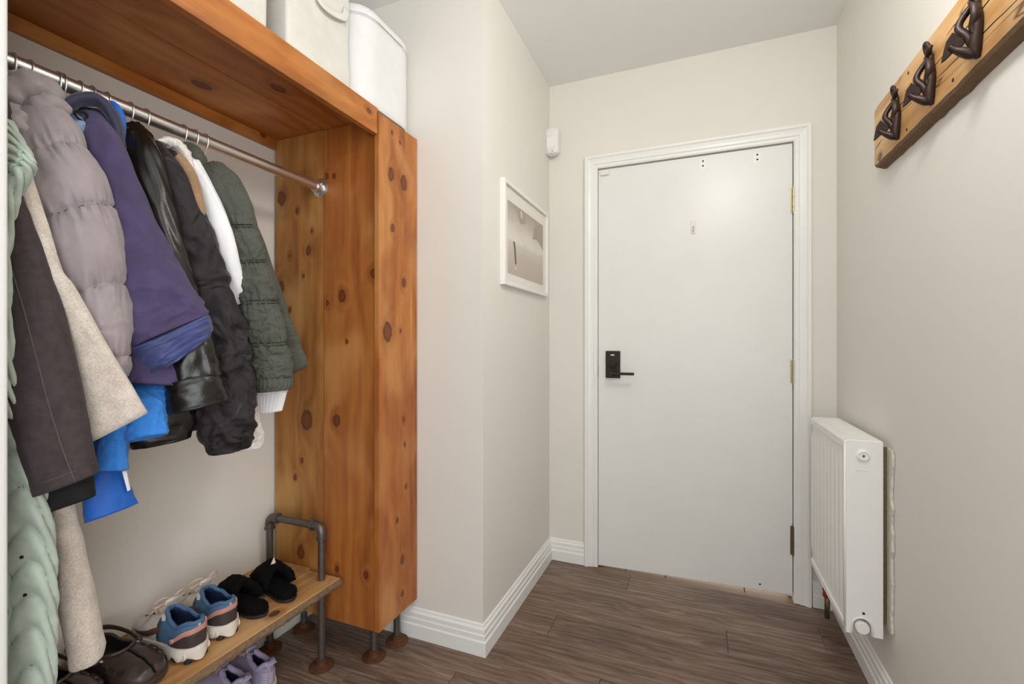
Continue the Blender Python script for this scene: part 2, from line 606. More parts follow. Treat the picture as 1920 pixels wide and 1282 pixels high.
# ---------------------------------------------------------------- entrance door
d1 = bpy.data.objects.new('door_1', None)
C.objects.link(d1)
d1.location = (dl, YD, 0)
struct(d1, 'flat white entrance door with black lever lock')
yf = YD + .003
slab = [(dl, yf, .006), (dr, yf, .028), (dr, yf, dt), (dl, yf, dt)]
MB().prism(slab, (0, .042, 0)).build('door_slab', M['door'], d1, bevel=.0015)
for z0, z1, mt in ((1.715, 1.822, 'brass'), (.962, 1.062, 'brass'), (.205, .332, 'oldbrass')):
    hg = MB()
    xh = dr + .003
    n = 5
    for k in range(n):
        a, b = z0 + (z1 - z0) * k / n, z0 + (z1 - z0) * (k + 1) / n
        hg.cyl((xh, yf - .006, a + .0006), (xh, yf - .006, b - .0006), .0068, 16)
    hg.cyl((xh, yf - .006, z0 - .005), (xh, yf - .006, z0), .004, 12)
    hg.ball((xh, yf - .006, z1 + .003), .0055, 12, 6)
    hg.box((xh - .012, yf - .001, z0), (xh + .003, yf + .001, z1))
    hg.build('hinge', M[mt], d1, 40)
lk = MB().box(((-0.4372,2.3500,0.9838)[0], yf - .014, .962), ((-0.3653,2.3500,0.9856)[0], yf, 1.098)).build('lock_plate', M['bronze'], d1, bevel=.003)
lx = ((-0.4372,2.3500,0.9838)[0] + (-0.3653,2.3500,0.9856)[0]) / 2
MB().lathe([(.019, 0), (.019, .006), (.016, .009), (0, .009)], (lx + .001, yf - .014, 1.030), (0, -1, 0)).build('thumb_turn_rose', M['bronze'], lk, 40)
MB().box((lx - .013, yf - .034, 1.026), (lx + .015, yf - .022, 1.034)).build('thumb_turn', M['bronze'], lk, bevel=.002)
MB().lathe([(.016, 0), (.016, .012), (.011, .016), (.010, .050), (.012, .052), (.012, .062), (0, .062)], (lx, yf - .014, .989), (0, -1, 0)).build('lever_rose', M['bronze'], lk, 40)
MB().box((lx - .008, yf - .075, .982), ((-0.2901,2.2900,1.0170)[0], yf - .062, .995)).build('lever', M['bronze'], lk, bevel=.002)
MB().box((lx - .010, yf - .0147, 1.075), (lx + .008, yf - .0138, 1.081)).build('maker_plate', M['plastic'], lk)
MB().box((dl - .0035, yf - .001, .965), (dl + .0006, yf + .02, 1.025)).build('strike', M['bronze'], d1)
for p in ((0.0170,2.3550,1.9933), (0.0170,2.3550,1.9707), (0.2443,2.3550,1.9890), (0.2443,2.3550,1.9673), (0.2549,2.3550,0.0509)):
    MB().cyl((p[0], yf - .0006, p[2]), (p[0], yf + .001, p[2]), .0042, 12).build('screw_hole', M['dark'], d1)
for a, b in (((0.0030,2.3550,1.9551), (0.0309,2.3550,2.0038)), ((0.2292,2.3550,1.9526), (0.2571,2.3550,1.9990))):
    MB().box((a[0], yf - .0005, a[2]), (b[0], yf + .001, b[2])).build('paint_patch', M['trim'], d1)

# things fixed on the door
p = (-0.0250,2.3530,1.6857)
ah = thing('adhesive_hook', 'small white plastic adhesive hook on the upper middle of the door', 'hook', p)
MB().box((p[0] - .0105, yf - .005, p[2] - .031), (p[0] + .0105, yf, p[2] + .031)).build('back_plate', M['plastic'], ah, bevel=.004, seg=3)
MB().tube(smooth_path([(p[0], yf - .004, p[2] + .004), (p[0], yf - .010, p[2] - .008), (p[0], yf - .016, p[2] - .02), (p[0], yf - .022, p[2] - .014)], 9), .0035, 8).build('hook_arm', M['chrome'], ah, True)
p = (-0.4431,2.3530,1.9977)
ds = thing('door_sensor', 'small white contact sensor at the upper left corner of the door', 'sensor', p)
MB().box((p[0] - .022, yf - .013, p[2] - .012), (p[0] + .022, yf, p[2] + .012)).build('sensor_case', M['plastic'], ds, bevel=.004, seg=3)
MB().cyl((p[0] - .014, yf - .0136, p[2]), (p[0] - .014, yf - .012, p[2]), .004, 12).build('screw_cap', M['ceil'], ds)

# ---------------------------------------------------------------- motion detector in the corner
md = thing('motion_detector', 'white rounded motion detector high in the corner by the door', 'sensor', (XP + .03, YD - .03, 1.80))
zt, zb = 2.243, 2.112
MB().box((XP + .002, YD - .036, zb + .02), (XP + .06, YD - .001, zt - .01)).build('corner_bracket', M['plastic'], md, bevel=.004)
rs = []
cx, cy = XP + .030, YD - .046
for z, k in ((zb, .55), (zb + .006, .85), (zb + .018, 1), (zt - .035, 1.0), (zt - .03, 1.04), (zt - .008, 1.04), (zt, .9)):
    ring = []
    for i in range(28):
        a = 2 * PI * i / 28
        ca, sa = math.cos(a), math.sin(a)
        ring.append((cx + .037 * k * math.copysign(abs(ca) ** .7, ca), cy + .026 * k * math.copysign(abs(sa) ** .7, sa) + (1 - k) * .01, z))
    rs.append(ring)
MB().rings(rs).build('case', M['plastic'], md, 35)
MB().box((cx - .024, cy - .0275, zb + .03), (cx + .024, cy - .02, zt - .045)).build('lens_window', M['ceil'], md, bevel=.003)
MB().ball((cx + .006, cy - .0235, zb + .012), .0025, 8, 6).build('indicator_light', M['dark'], md)

# ---------------------------------------------------------------- framed picture
py0, py1, pz0, pz1 = 1.690, 2.262, 1.373, 1.797
pf = thing('framed_picture', 'white framed sepia picture on the pier wall', 'picture', (XP, (py0 + py1) / 2, pz0))
fx0, fx1, fw = XP, XP + .022, .016
m_frame = plain('white_satin_picture_frame', '#e8e6e2', 0.35, var=0.01)
for a, b in (((py0, pz0), (py1, pz0 + fw)), ((py0, pz1 - fw), (py1, pz1)), ((py0, pz0 + fw), (py0 + fw, pz1 - fw)), ((py1 - fw, pz0 + fw), (py1, pz1 - fw))):
    MB().box((fx0, a[0], a[1]), (fx1, b[0], b[1])).build('frame_bar', m_frame, pf, bevel=.0015)
m_mat = plain('white_picture_mount', '#e6e3dd', 0.8, var=0.01)
MB().box((fx0, py0 + fw, pz0 + fw), (fx0 + .010, py1 - fw, pz1 - fw)).build('mount_board', m_mat, pf)


def print_mat():
    t = NT('sepia_print')
    sep = t.n('ShaderNodeSeparateXYZ')
    p = t.pos()
    t.put(sep.inputs[0], p)
    n1 = t.noise(p, 14, 4)
    v = t.math('ADD', t.mr(sep.outputs[2], 1.45, 1.72, 0, 1, False), t.math('MULTIPLY', t.math('SUBTRACT', n1, .5), .22))
    col = t.ramp(v, [(.0, '#bcaea3'), (.28, '#c5b9ae'), (.40, '#cdc5bb'), (.47, '#e0dad1'), (.62, '#d9d2c8'), (.78, '#bdb2a6'), (1, '#a2978b')])
    return t.base(col, .6)


qy0, qy1, qz0, qz1 = (-0.7240,1.7455,2.5384)[1], (-0.7240,2.2050,2.8531)[1], 1.425, 1.725
pr = MB().box((fx0 + .009, qy0, qz0), (fx0 + .0105, qy1, qz1)).build('print', print_mat(), pf)
m_ink = plain('dark_sepia_ink', '#5a5048', .6)
m_ink2 = plain('mid_sepia_ink', '#a1968a', .6)
m_ink3 = plain('pale_ink', '#d9d2c8', .6)


def flat(pts, mat, name, k=0.0006):
    MB().prism([(fx0 + .0104, a, b) for a, b in pts], (k, 0, 0)).build(name, mat, pr)


def ppt(*uv):
    return [(qy0 + (qy1 - qy0) * u, qz0 + (qz1 - qz0) * v) for u, v in uv]


flat(ppt((.13, .47), (.17, .475), (.19, .40), (.20, .30), (.215, .165), (.18, .16), (.165, .28), (.15, .38)), m_ink, 'printed_figure')
flat(ppt((.24, .90), (.30, 1.0), (.42, 1.0), (.47, .86), (.40, .80), (.32, .78)), m_ink2, 'printed_cloud', .0004)
flat(ppt((.31, .95), (.34, .98), (.37, .90), (.34, .86)), m_ink3, 'printed_highlight')
flat(ppt((.66, .66), (.80, .70), (1.0, .58), (1.0, .98), (.85, .96), (.70, .85)), m_ink2, 'printed_hill', .0003)
flat(ppt((.17, .12), (.20, .13), (.21, .09), (.18, .08)), m_ink3, 'printed_foam')
t = NT('picture_glass')
t.base((1, 1, 1, 1), .03)
t.b.inputs['Transmission Weight'].default_value = 1.0
t.b.inputs['IOR'].default_value = 1.1
t.b.inputs['Alpha'].default_value = 0.12
MB().box((fx0 + .013, py0 + fw, pz0 + fw), (fx0 + .0145, py1 - fw, pz1 - fw)).build('glass', t.m, pf)

# ---------------------------------------------------------------- radiator
rx0, rx1, ry0, ry1, rz0, rz1 = .425, .524, 1.744, 2.22, .237, .837
rd = thing('panel_radiator', 'white ribbed panel radiator on the right wall beside the door', 'radiator', (XR, (ry0 + ry1) / 2, rz0))
# ribbed front panel
nr = 9
prof = []
ym, yn = ry0 + .012, ry1 - .006
N = 8 * nr
for i in range(N + 1):
    k = i / N
    w = math.cos(2 * PI * k * nr)
    prof.append((ym + (yn - ym) * k, .0035 * max(-1, min(1, w * 1.7))))
rs = []
for z, g in ((rz0 + .012, 0), (rz0 + .045, 0), (rz0 + .062, .6), (rz0 + .075, 1), (rz1 - .085, 1), (rz1 - .070, .6), (rz1 - .055, 0), (rz1 - .014, 0)):
    rs.append([(rx0 + .004 - d * g + .0035 * (1 - g) * 0, yy, z) for yy, d in prof])
back = [[(rx0 + .012, p[1], p[2]) for p in r] for r in rs]
mb = MB()
loops = [a + list(reversed(b)) for a, b in zip(rs, back)]
mb.rings(loops)
mb.build('front_panel', M['rad'], rd, 50)
MB().box((rx0 - .001, ry0 + .004, rz1 - .030), (rx0 + .02, ry1, rz1 - .004)).build('top_rail', M['rad'], rd, bevel=.003)
MB().box((rx0 - .001, ry0 + .004, rz0), (rx0 + .016, ry1, rz0 + .024)).build('bottom_rail', M['rad'], rd, bevel=.003)
tg = MB().box((rx0 + .004, ry0 + .003, rz1 - .006), (rx1, ry1, rz1)).build('top_grille', M['rad'], rd, bevel=.002)
for k in range(16):
    yy = ry0 + .03 + k * .027
    MB().box((rx0 + .03, yy, rz1 - .001), (rx1 - .012, yy + .010, rz1 + .0006)).build('grille_slot', M['ceil'], tg)
MB().box((rx1 - .012, ry0 + .004, rz0 + .01), (rx1, ry1, rz1 - .004)).build('back_panel', M['rad'], rd)
for k in range(6):
    MB().box((rx0 + .02, ry0 + .03 + k * .07, rz0 + .03), (rx1 - .014, ry0 + .034 + k * .07, rz1 - .02)).build('fin', M['rad'], rd)
# end cover with a notch for the pipe
ec = []
xm = (rx0 + rx1) / 2 - .004
ec = [(rx0, rz1 - .003), (rx0, rz0 - .006)]
ec += [(xm - .023, rz0 - .006)]
for i in range(13):
    a = PI - PI * i / 12
    ec.append((xm + .023 * math.cos(a), rz0 + .022 + .023 * math.sin(a)))
ec += [(xm + .023, rz0 - .006), (rx1, rz0 - .006), (rx1, rz1 - .003)]
e = MB().prism([(x, ry0, z) for x, z in ec], (0, .0025, 0)).build('end_cover', M['rad'], rd)
ring = [(xm + .026 * math.cos(PI - PI * i / 12), ry0 - .001, rz0 + .022 + .026 * math.sin(PI * i / 12)) for i in range(13)]
MB().tube([(ring[0][0], ry0 - .001, rz0 - .004)] + ring + [(ring[-1][0], ry0 - .001, rz0 - .004)], .0028, 8).build('notch_lip', M['rad'], e, True)
MB().tube([(rx0 + .001, ry0 + .001, rz0 - .004), (rx0 + .001, ry0 + .001, rz1 - .004)], .0035, 8).build('cover_fold', M['rad'], e, True)
MB().lathe([(.020, -.001), (.021, .0015), (.0165, .002), (.0165, .006), (.013, .008), (.012, .004), (.006, .004), (.0055, .008), (0, .008)], (xm + .002, ry0, rz1 - .047), (0, -1, 0)).build('vent_plug', M['rad'], rd, 40)
MB().lathe([(.003, 0), (.003, .009), (0, .009)], (xm + .002, ry0, rz1 - .047), (0, -1, 0)).build('vent_screw', M['bronze'], rd)
MB().lathe([(.019, -.03), (.019, .004), (.017, .008), (0, .008)], (xm, ry0, rz0 + .018), (0, -1, 0)).build('pipe_cap', M['rad'], rd, 40)
MB().cyl((xm + .004, ry0 - .0005, rz0 + .062), (xm + .004, ry0 + .001, rz0 + .062), .004, 10).build('cover_hole', M['dark'], rd)
MB().tube(smooth_path([(xm - .018, ry0 - .0006, rz1 - .094), (xm, ry0 - .0006, rz1 - .0925), (xm + .018, ry0 - .0006, rz1 - .095)], 7), .0012, 6).build('pressed_mark', M['ceil'], rd)
# bracket and torn plaster behind
pts = []
random.seed(11)
for i in range(23):
    z = .262 + (.815 - .262) * i / 22
    pts.append((1.722 + random.uniform(-.006, .007), z))
poly = [(XR - .001, 1.80, .262)] + [(XR - .001, a, z) for a, z in pts] + [(XR - .001, 1.80, .815)]
MB().prism(poly, (-.007, 0, 0)).build('torn_plaster_edge', plain('old_plaster', '#cfcabd', .9, var=.2, vs=60, bump=.6), rd)
MB().box((rx1, ry0 + .012, rz0 + .04), (XR - .006, ry0 + .03, rz1 - .02)).build('wall_bracket', M['oldbrass'], rd)
MB().box((rx1, ry1 - .05, rz0 + .04), (XR, ry1 - .03, rz1 - .02)).build('wall_bracket', M['oldbrass'], rd)
m_red = plain('red_rubber_hose', '#a5331c', .5, var=.1)
hp = smooth_path([(.47, 2.19, rz0 + .02), (.472, 2.19, rz0 - .05), (.475, 2.20, rz0 - .11), (.48, 2.21, .13)], 22)
MB().tube(hp, [.011 + .003 * (i % 2) for i in range(22)], 10).build('supply_hose', m_red, rd, True)
MB().cyl((.48, 2.21, .03), (.48, 2.21, .14), .010, 14).build('supply_pipe', M['oldbrass'], rd, True)

# ---------------------------------------------------------------- coat hook board
by0, by1 = .86, 1.802
cr = thing('coat_hook_board', 'pale live edge plank with dark iron hooks on the right wall', 'coat rack', (XR, 1.3, 1.69))
random.seed(4)
up_e, lo_e = [], []
for i in range(40):
    k = i / 39
    yy = by1 + (by0 - by1) * k
    up_e.append((yy, 1.886 + .003 * noise.noise((yy * 7, 1, 0)) + (.0 if i else -.004)))
    lo_e.append((yy, 1.690 + .005 * noise.noise((yy * 4, 5, 0)) + .003 * noise.noise((yy * 25, 2, 0)) + (.006 if i == 0 else 0)))
rs = []
for (yu, zu), (yl, zl) in zip(up_e, lo_e):
    rs.append([(XR, yu, zu), (XR - .024, yu, zu - .002), (XR - .026, yu, zu - .006), (XR - .026, yl, zl + .012), (XR - .022, yl, zl + .004), (XR, yl, zl - .004 + .003 * noise.noise((yl * 30, 9, 1)))])
bo = MB().rings(rs).build('plank', M['rackwood'], cr, 30)
rs = []
for (yl, zl) in lo_e:
    rs.append([(XR - .0262, yl, zl + .0118), (XR - .0222, yl, zl + .0030), (XR - .001, yl, zl - .0052 + .003 * noise.noise((yl * 30, 9, 1))), (XR - .001, yl, zl + .004), (XR - .018, yl, zl + .0105)])
MB().rings(rs).build('bark_edge', M['rackedge'], bo, 40)
for (pyy, pzz) in ((1.72, 1.785), (1.545, 1.862), (1.555, 1.715), (1.31, 1.72)):
    MB().cyl((XR - .0266, pyy, pzz), (XR - .02, pyy, pzz), .0045, 10).build('nail_hole', M['dark'], bo)


for (ya, za, yb, zb_) in ((1.800, 1.803, 1.45, 1.800), (1.50, 1.796, .88, 1.808), (1.798, 1.752, 1.735, 1.764), (1.40, 1.765, 1.05, 1.742), (1.34, 1.836, 1.20, 1.842)):
    P_ = [(XR - .0262, ya + (yb - ya) * k / 14, za + (zb_ - za) * k / 14 + .002 * noise.noise((k * .9, za * 50, 0))) for k in range(15)]
    MB().tube(P_, [.0014 * math.sin(PI * (k + .5) / 15) + .0002 for k in range(15)], 6, .3, up=(1, 0, 0)).build('crack', M['dark'], bo, True)


def hook_part(pts, rad, base, n=16, flat_=1.0, seg=10):
    P = [Vector(p) for p in pts]
    R_ = rad if isinstance(rad, (list, tuple)) else [rad] * len(pts)
    path = smooth_path([(base[0] - p.x, base[1] - p.y, base[2] + p.z) for p in P], n)
    rr = [max(.0008, crom(list(map(float, R_)), (len(R_) - 1) * i / (n - 1))) for i in range(n)]
    return MB().tube(path, rr, seg, flat_)


hook0 = None
for hy in (1.607, 1.402, 1.205, 1.0):
    b = (XR - .026, hy, 1.787)
    if hook0 is not None:
        h2 = hook0.copy()
        C.objects.link(h2)
        h2.parent = cr
        h2.location = hook0.location + Vector((0, hy - 1.607, 0))
        for ch in hook0.children:
            c2 = ch.copy()
            C.objects.link(c2)
            c2.parent = h2
        continue
    # local axes: x = out of the wall, y = towards the viewer along the wall, z = up
    hk = hook_part([(.006, .004, .040), (.008, .006, .020), (.008, .010, -.006), (.008, .008, -.030), (.009, .004, -.050), (.008, .002, -.066), (.003, .001, -.078)], [.005, .0075, .0095, .0100, .0115, .010, .004], b, 30, 1.0).build('iron_hook', M['iron'], cr, True)
    hook0 = hk
    hk.location = (0, 0, 0)
    hook_part([(.004, .0, -.072), (.013, -.002, -.066), (.024, -.005, -.058), (.034, -.008, -.050), (.043, -.010, -.040)], [.007, .0115, .0105, .0075, .005], b, 20, .85).build('tail', M['iron'], hk, True)
    # fluke with a broad upper lobe, a side lobe and a long lower tip
    c0 = Vector((b[0] - .040, b[1] + .010, b[2] - .042))
    e1, e2 = Vector((-.20, -.30, .93)), Vector((-.95, .31, 0))
    fl_ = [c0 + e1 * u * 1.2 + e2 * w * 1.2 for (u, w) in ((-.020, .015), (-.004, .011), (.012, .006), (.024, -.003), (.014, -.010), (.007, -.021), (-.003, -.013), (-.008, -.002), (-.017, .009))]
    MB().prism(fl_, Vector((.002, .006, .001))).build('tail_fluke', M['iron'], hk, bevel=.0018, seg=3)
    hook_part([(.010, .000, .036), (.016, -.008, .024), (.026, -.012, .006), (.028, -.010, -.010), (.018, -.002, -.030), (.012, .002, -.052)], [.004, .0065, .0065, .0075, .0080, .007], b, 24).build('bent_arm', M['iron'], hk, True)
    hook_part([(.012, -.010, .044), (.014, .002, .034), (.014, .014, .022), (.014, .018, .000), (.016, .010, -.018), (.014, .012, -.032)], [.003, .0055, .007, .0085, .006, .003], b, 24, .7).build('hair_strand', M['iron'], hk, True)
    lp = [(.010 + .004 * math.sin(a), -.004 + .0085 * math.cos(a), .058 + .016 * math.sin(a)) for a in [2 * PI * i / 18 for i in range(18)]]
    MB().tube([(b[0] - p[0], b[1] - p[1], b[2] + p[2]) for p in lp], .0046, 8, up=(1, 0, 0), loop=True).build('head_loop', M['iron'], hk, True)
    hook_part([(.010, .020, .056), (.013, .014, .050), (.012, .004, .042), (.011, -.004, .034)], [.003, .006, .0055, .004], b, 12).build('raised_hand', M['iron'], hk, True)

# ================================================================ pine coat closet
cl = thing('coat_closet', 'orange stained knotty pine closet with shelf and coat rail', 'closet', (-1.275, .84, 0))
xf = -1.017
MB().box((-1.522, 1.318, .135), (-1.2828, 1.337, 1.921)).build('side_board', M['pine_in_l'], cl, bevel=.0012)
MB().box((-1.2797, 1.318, .132), (-1.043, 1.337, 1.921)).build('side_board', M['pine_in_r'], cl, bevel=.0012)
MB().box((xf - .019, 1.300, .145), (xf, 1.531, 1.930)).build('front_board', M['pine_face'], cl, bevel=.0012)
MB().box((-1.522, YE + .002, 1.922), (-1.2842, 1.337, 1.941)).build('shelf_board', M['pine_shelf'], cl, bevel=.0012)
MB().box((-1.2797, YE + .002, 1.9225), (-1.0425, 1.337, 1.941)).build('shelf_board', M['pine_shelf'], cl, bevel=.0012)
MB().box((-1.042, YE + .002, 1.855), (-1.022, 1.298, 1.945)).build('shelf_fascia', M['pine_fascia'], cl, bevel=.0012)
MB().box((XL, YE + .002, 1.886), (XL + .02, 1.317, 1.9215)).build('wall_cleat', M['pine_fascia'], cl, bevel=.0012)
RX, RZ, RR = -1.293, 1.710, .0165
t = NT('brushed_steel_rail')
n_ = t.noise(t.vec('MULTIPLY', t.obj(), (300, 4, 300)), 3, 3)
M['rail'] = t.base(t.mix(n_, rgb('#cfcac6'), rgb('#e6e2de')), .36, 1.0)
rail = MB().cyl((RX, YE + .001, RZ), (RX, 1.3165, RZ), RR, 40).build('coat_rail', M['rail'], cl, 40)
MB().lathe([(.034, 0), (.034, .003), (.030, .005), (.022, .006), (.0215, .028), (.0168, .029)], (RX, 1.318, RZ), (0, -1, 0), 36).build('rail_flange', M['chrome'], rail, 40)
MB().cyl((RX + .018, 1.302, RZ + .006), (RX + .025, 1.302, RZ + .010), .004, 10).build('set_screw', M['chrome'], rail)
for a in (0.6, 2.7, 4.8):
    MB().cyl((RX + .027 * math.cos(a), 1.3135, RZ + .027 * math.sin(a)), (RX + .027 * math.cos(a), 1.3115, RZ + .027 * math.sin(a)), .0035, 10).build('flange_screw', M['oldbrass'], rail)


def pipe_leg(x, y, ztop, root, rusty=True):
    MB().cyl((x, y, .012), (x, y, ztop), .0125, 20).build('pipe_leg', M['pipe'], root, 40)
    MB().lathe([(.042, 0), (.042, .005), (.038, .007), (.022, .009), (.0185, .012), (.018, .026), (.0128, .027)], (x, y, 0.0003), (0, 0, 1), 30).build('floor_flange', M['rust' if rusty else 'pipe'], root, 40)


for x, y in ((-1.095, 1.372), (-1.07, 1.475), (-1.46, 1.40)):
    pipe_leg(x, y, .30 if y < 1.4 else .2, cl)
MB().box((-1.48, 1.338, .155), (-1.04, 1.50, .174)).build('base_board', M['pine_shelf'], cl)

# ================================================================ fabrics
def fabric(name, col, rough=.75, sheen=.25, weave=900, bump=.12, var=.05, vs=14, spec=.3, col2=None, crease=0.0, cs=26.0):
    t = NT(name)
    o = t.obj()
    c = rgb(col)
    lo = rgb(col2) if col2 else tuple(x * (1 - 2 * var) for x in c[:3]) + (1,)
    hi = c if col2 else tuple(min(1, x * (1 + 2 * var)) for x in c[:3]) + (1,)
    f = t.noise(o, vs, 5, .6)
    ht = t.math('MULTIPLY', t.noise(o, weave, 2), .12)
    if crease:
        r_ = t.math('ABSOLUTE', t.math('SUBTRACT', t.noise(o, cs, 2, .5, 1.2), .5))
        ht = t.math('SUBTRACT', ht, t.math('MULTIPLY', t.mr(r_, 0, .16, 1, 0), -crease))
        t.bump(ht, .55, .02)
    else:
        t.bump(ht, bump, .016)
    return t.base(t.mix(t.mr(f, .35, .65), lo, hi), rough, 0, spec, sheen)


def wool(name, col, col2):
    t = NT(name)
    o = t.obj()
    f = t.noise(o, 260, 5, .7)
    g = t.noise(o, 34, 4, .6)
    c = t.mix(t.mr(t.math('ADD', t.math('MULTIPLY', f, .6), t.math('MULTIPLY', g, .4)), .38, .6), rgb(col2), rgb(col))
    t.bump(f, .5, .004)
    return t.base(c, .95, 0, .1, .5)


F = dict(
    sage=fabric('sage_green_quilt', '#a2ada0', .6, .3),
    sage_t=fabric('sage_green_thread', '#6f8070', .8, .05),
    sage_d=fabric('sage_green_binding', '#8da290', .7, .2),
    brown=fabric('charcoal_brown_twill', '#393030', .85, .05, weave=1400, bump=.2, var=.08, vs=60),
    black=fabric('black_lining_cloth', '#0e0d0e', .8, .02),
    cream=wool('cream_boiled_wool', '#d3c8bd', '#b9ab9e'),
    taupe=fabric('taupe_puffer_nylon', '#8f8486', .5, .3, var=.03),
    taupe_d=fabric('taupe_thread', '#4f4747', .7, .1),
    purple=fabric('dusk_purple_softshell', '#42375a', .58, .15, var=.07, vs=9, crease=.18, cs=9),
    navy=fabric('navy_inner_lining', '#2c2a40', .6, .2),
    denim=fabric('faded_denim', '#7489a3', .8, .1, var=.15, vs=60),
    blue=fabric('bright_blue_shell', '#2f7fd6', .5, .2, var=.05, crease=.25, cs=14),
    blue_d=fabric('deep_blue_shell', '#1458b0', .5, .2, var=.06),
    leather=plain('black_leather', '#15130f', .26, var=.15, vs=20, bump=.12, bs=420),
    nylon=fabric('dark_plum_nylon', '#231d20', .38, .03, var=.1, vs=10, crease=.5, cs=9),
    fawn=fabric('fawn_suede', '#967757', .9, .3, var=.08, vs=30),
    fleece=wool('white_fleece', '#e6e0d9', '#cbc2b8'),
    ivory=fabric('ivory_shell', '#e3e2e4', .65, .1, var=.02),
    sky=fabric('pale_blue_lining', '#9fb8e0', .6, .1),
    olive=fabric('olive_grey_puffer', '#4d4f46', .45, .06, var=.06, crease=.14, cs=36),
    white=plain('white_label_cloth', '#dcdce0', .7),
    zinc=M['chrome'],
)


# ================================================================ garment surfaces
def gloft(rings, rows=48, seg=44, disp=None, hem=.03, n=2.3, cap0=True):
    """loft through rings (left, right, half thickness); disp(angle, v, point) pushes the skin outwards"""
    Ls = [Vector(r[0]) for r in rings]
    Rs = [Vector(r[1]) for r in rings]
    Ts = [float(r[2]) for r in rings]
    m = len(rings) - 1
    cen = [(a + b) / 2 for a, b in zip(Ls, Rs)]
    out = []
    for i in range(rows):
        v = i / (rows - 1)
        t = v * m
        L, R, th = crom(Ls, t), crom(Rs, t), crom(Ts, t)
        c, a = (L + R) / 2, (R - L) / 2
        tg = crom(cen, min(m, t + .05)) - crom(cen, max(0, t - .05))
        b = a.cross(tg)
        if b.length < 1e-9:
            b = Vector((1, 0, 0))
        b.normalize()
        if b.x * .8 - b.y * .6 < 0:
            b = -b                     # b always faces the hall
        ah = a.normalized()
        al = a.length
        ring = []
        for k in range(seg):
            g = 2 * PI * k / seg
            cg, sg = math.cos(g), math.sin(g)
            x = math.copysign(abs(cg) ** (2 / n), cg)
            y = math.copysign(abs(sg) ** (2 / n), sg)
            p = c + a * x + b * (y * th)
            nn = (ah * (cg * th) + b * (sg * al))
            nn.normalize()
            if disp:
                p = p + nn * disp(g, v, p)
            ring.append(p)
        out.append((ring, c))
    return out


def skin(name, rings, mat, parent, rows=48, seg=44, disp=None, hem=.03, n=2.3):
    rr = gloft(rings, rows, seg, disp, hem, n)
    rs = [r for r, c in rr]
    if hem:
        last, c = rr[-1]
        prev, c2 = rr[-4]
        rs.append([p.lerp(c, .06) for p in last])
        rs.append([p.lerp(c2, .10) for p in prev])
        rs.append([p.lerp(rr[-7][1], .16) for p in rr[-7][0]])
    return MB().rings(rs, True, True, True).build(name, mat, parent, True)


def folds(amp=.006, fa=2.2, fv=3.0, slant=1.4, seed=0.0, ridge=.5, fine=.25):
    def f(g, v, p):
        q = Vector((math.cos(g) * fa * .8 + seed, math.sin(g) * fa * .8 + slant * v * 3, v * fv + seed * .7))
        a = noise.noise(q)
        r = 1 - 2 * abs(noise.noise(q * 1.7 + Vector((3, 1, 7))))
        c = noise.noise(q * 4.5)
        return amp * (a * (1 - ridge) * 1.6 + r * ridge + c * fine)
    return f


def crumple(base, amp, sc=13.0, v0=0.0, v1=1.0, seed=0.0):
    off = Vector((seed, seed * .7, 0))

    def f(g, v, p):
        k = min(1, max(0, (v - v0) / max(v1 - v0, 1e-3))) if v1 > v0 else 1
        q = p * sc + off
        q = q + Vector((noise.noise(q * .6), noise.noise(q * .6 + Vector((5, 2, 1))), noise.noise(q * .6 + Vector((1, 8, 3))))) * .9
        r1 = 1 - 2.2 * abs(noise.noise(q))
        r2 = 1 - 2.2 * abs(noise.noise(q * 2.1 + Vector((3, 3, 3))))
        return base(g, v, p) + amp * k * (r1 + .45 * r2 - .5)
    return f


def puffs(seams, bulge=.012, gather=.004, freq=16, seed=0.0, amp=.003):
    base = folds(amp, 2, 4, 1, seed)

    def f(g, v, p):
        lo, hi = 0.0, 1.0
        for s in [0.0] + list(seams) + [1.0]:
            if s <= v:
                lo = s
        for s in reversed([0.0] + list(seams) + [1.0]):
            if s > v:
                hi = s
        t = (v - lo) / max(hi - lo, 1e-4)
        d = min(t, 1 - t) * 2
        prof = bulge * (math.sqrt(max(0, 1 - (1 - d) ** 2)) - .45)
        near = math.exp(-d * 4.0) * min(1, d * 12 + .3)
        nz = noise.noise(Vector((math.cos(g) * freq * .35 + seed, math.sin(g) * freq * .35, (lo if t < .5 else hi) * 9 + (t > .5) * 3 + t * 1.2)))
        wr = gather * near * (1 - 3.2 * abs(nz))
        return prof + wr + base(g, v, p)
    return f


def on_skin(rings, disp, g, v, lift=.0012, n=2.3):
    rr = gloft(rings, 2, 4, None, 0, n)
    m = len(rings) - 1
    Ls = [Vector(r[0]) for r in rings]
    Rs = [Vector(r[1]) for r in rings]
    Ts = [float(r[2]) for r in rings]
    t = v * m
    L, R, th = crom(Ls, t), crom(Rs, t), crom(Ts, t)
    c, a = (L + R) / 2, (R - L) / 2
    cen = [(x + y) / 2 for x, y in zip(Ls, Rs)]
    tg = crom(cen, min(m, t + .05)) - crom(cen, max(0, t - .05))
    b = a.cross(tg).normalized()
    if b.x * .8 - b.y * .6 < 0:
        b = -b
    cg, sg = math.cos(g), math.sin(g)
    p = c + a * math.copysign(abs(cg) ** (2 / n), cg) + b * (math.copysign(abs(sg) ** (2 / n), sg) * th)
    nn = (a.normalized() * (cg * th) + b * (sg * a.length)).normalized()
    return p + nn * ((disp(g, v, p) if disp else 0) + lift)


def seam(name, rings, disp, gvs, rad, mat, parent, n=30):
    P = [(crom([float(a) for a, _ in gvs], (len(gvs) - 1) * i / (n - 1)), crom([float(b) for _, b in gvs], (len(gvs) - 1) * i / (n - 1))) for i in range(n)]
    return MB().tube([on_skin(rings, disp, g, v, rad * .3) for g, v in P], rad, 6).build(name, mat, parent, True)


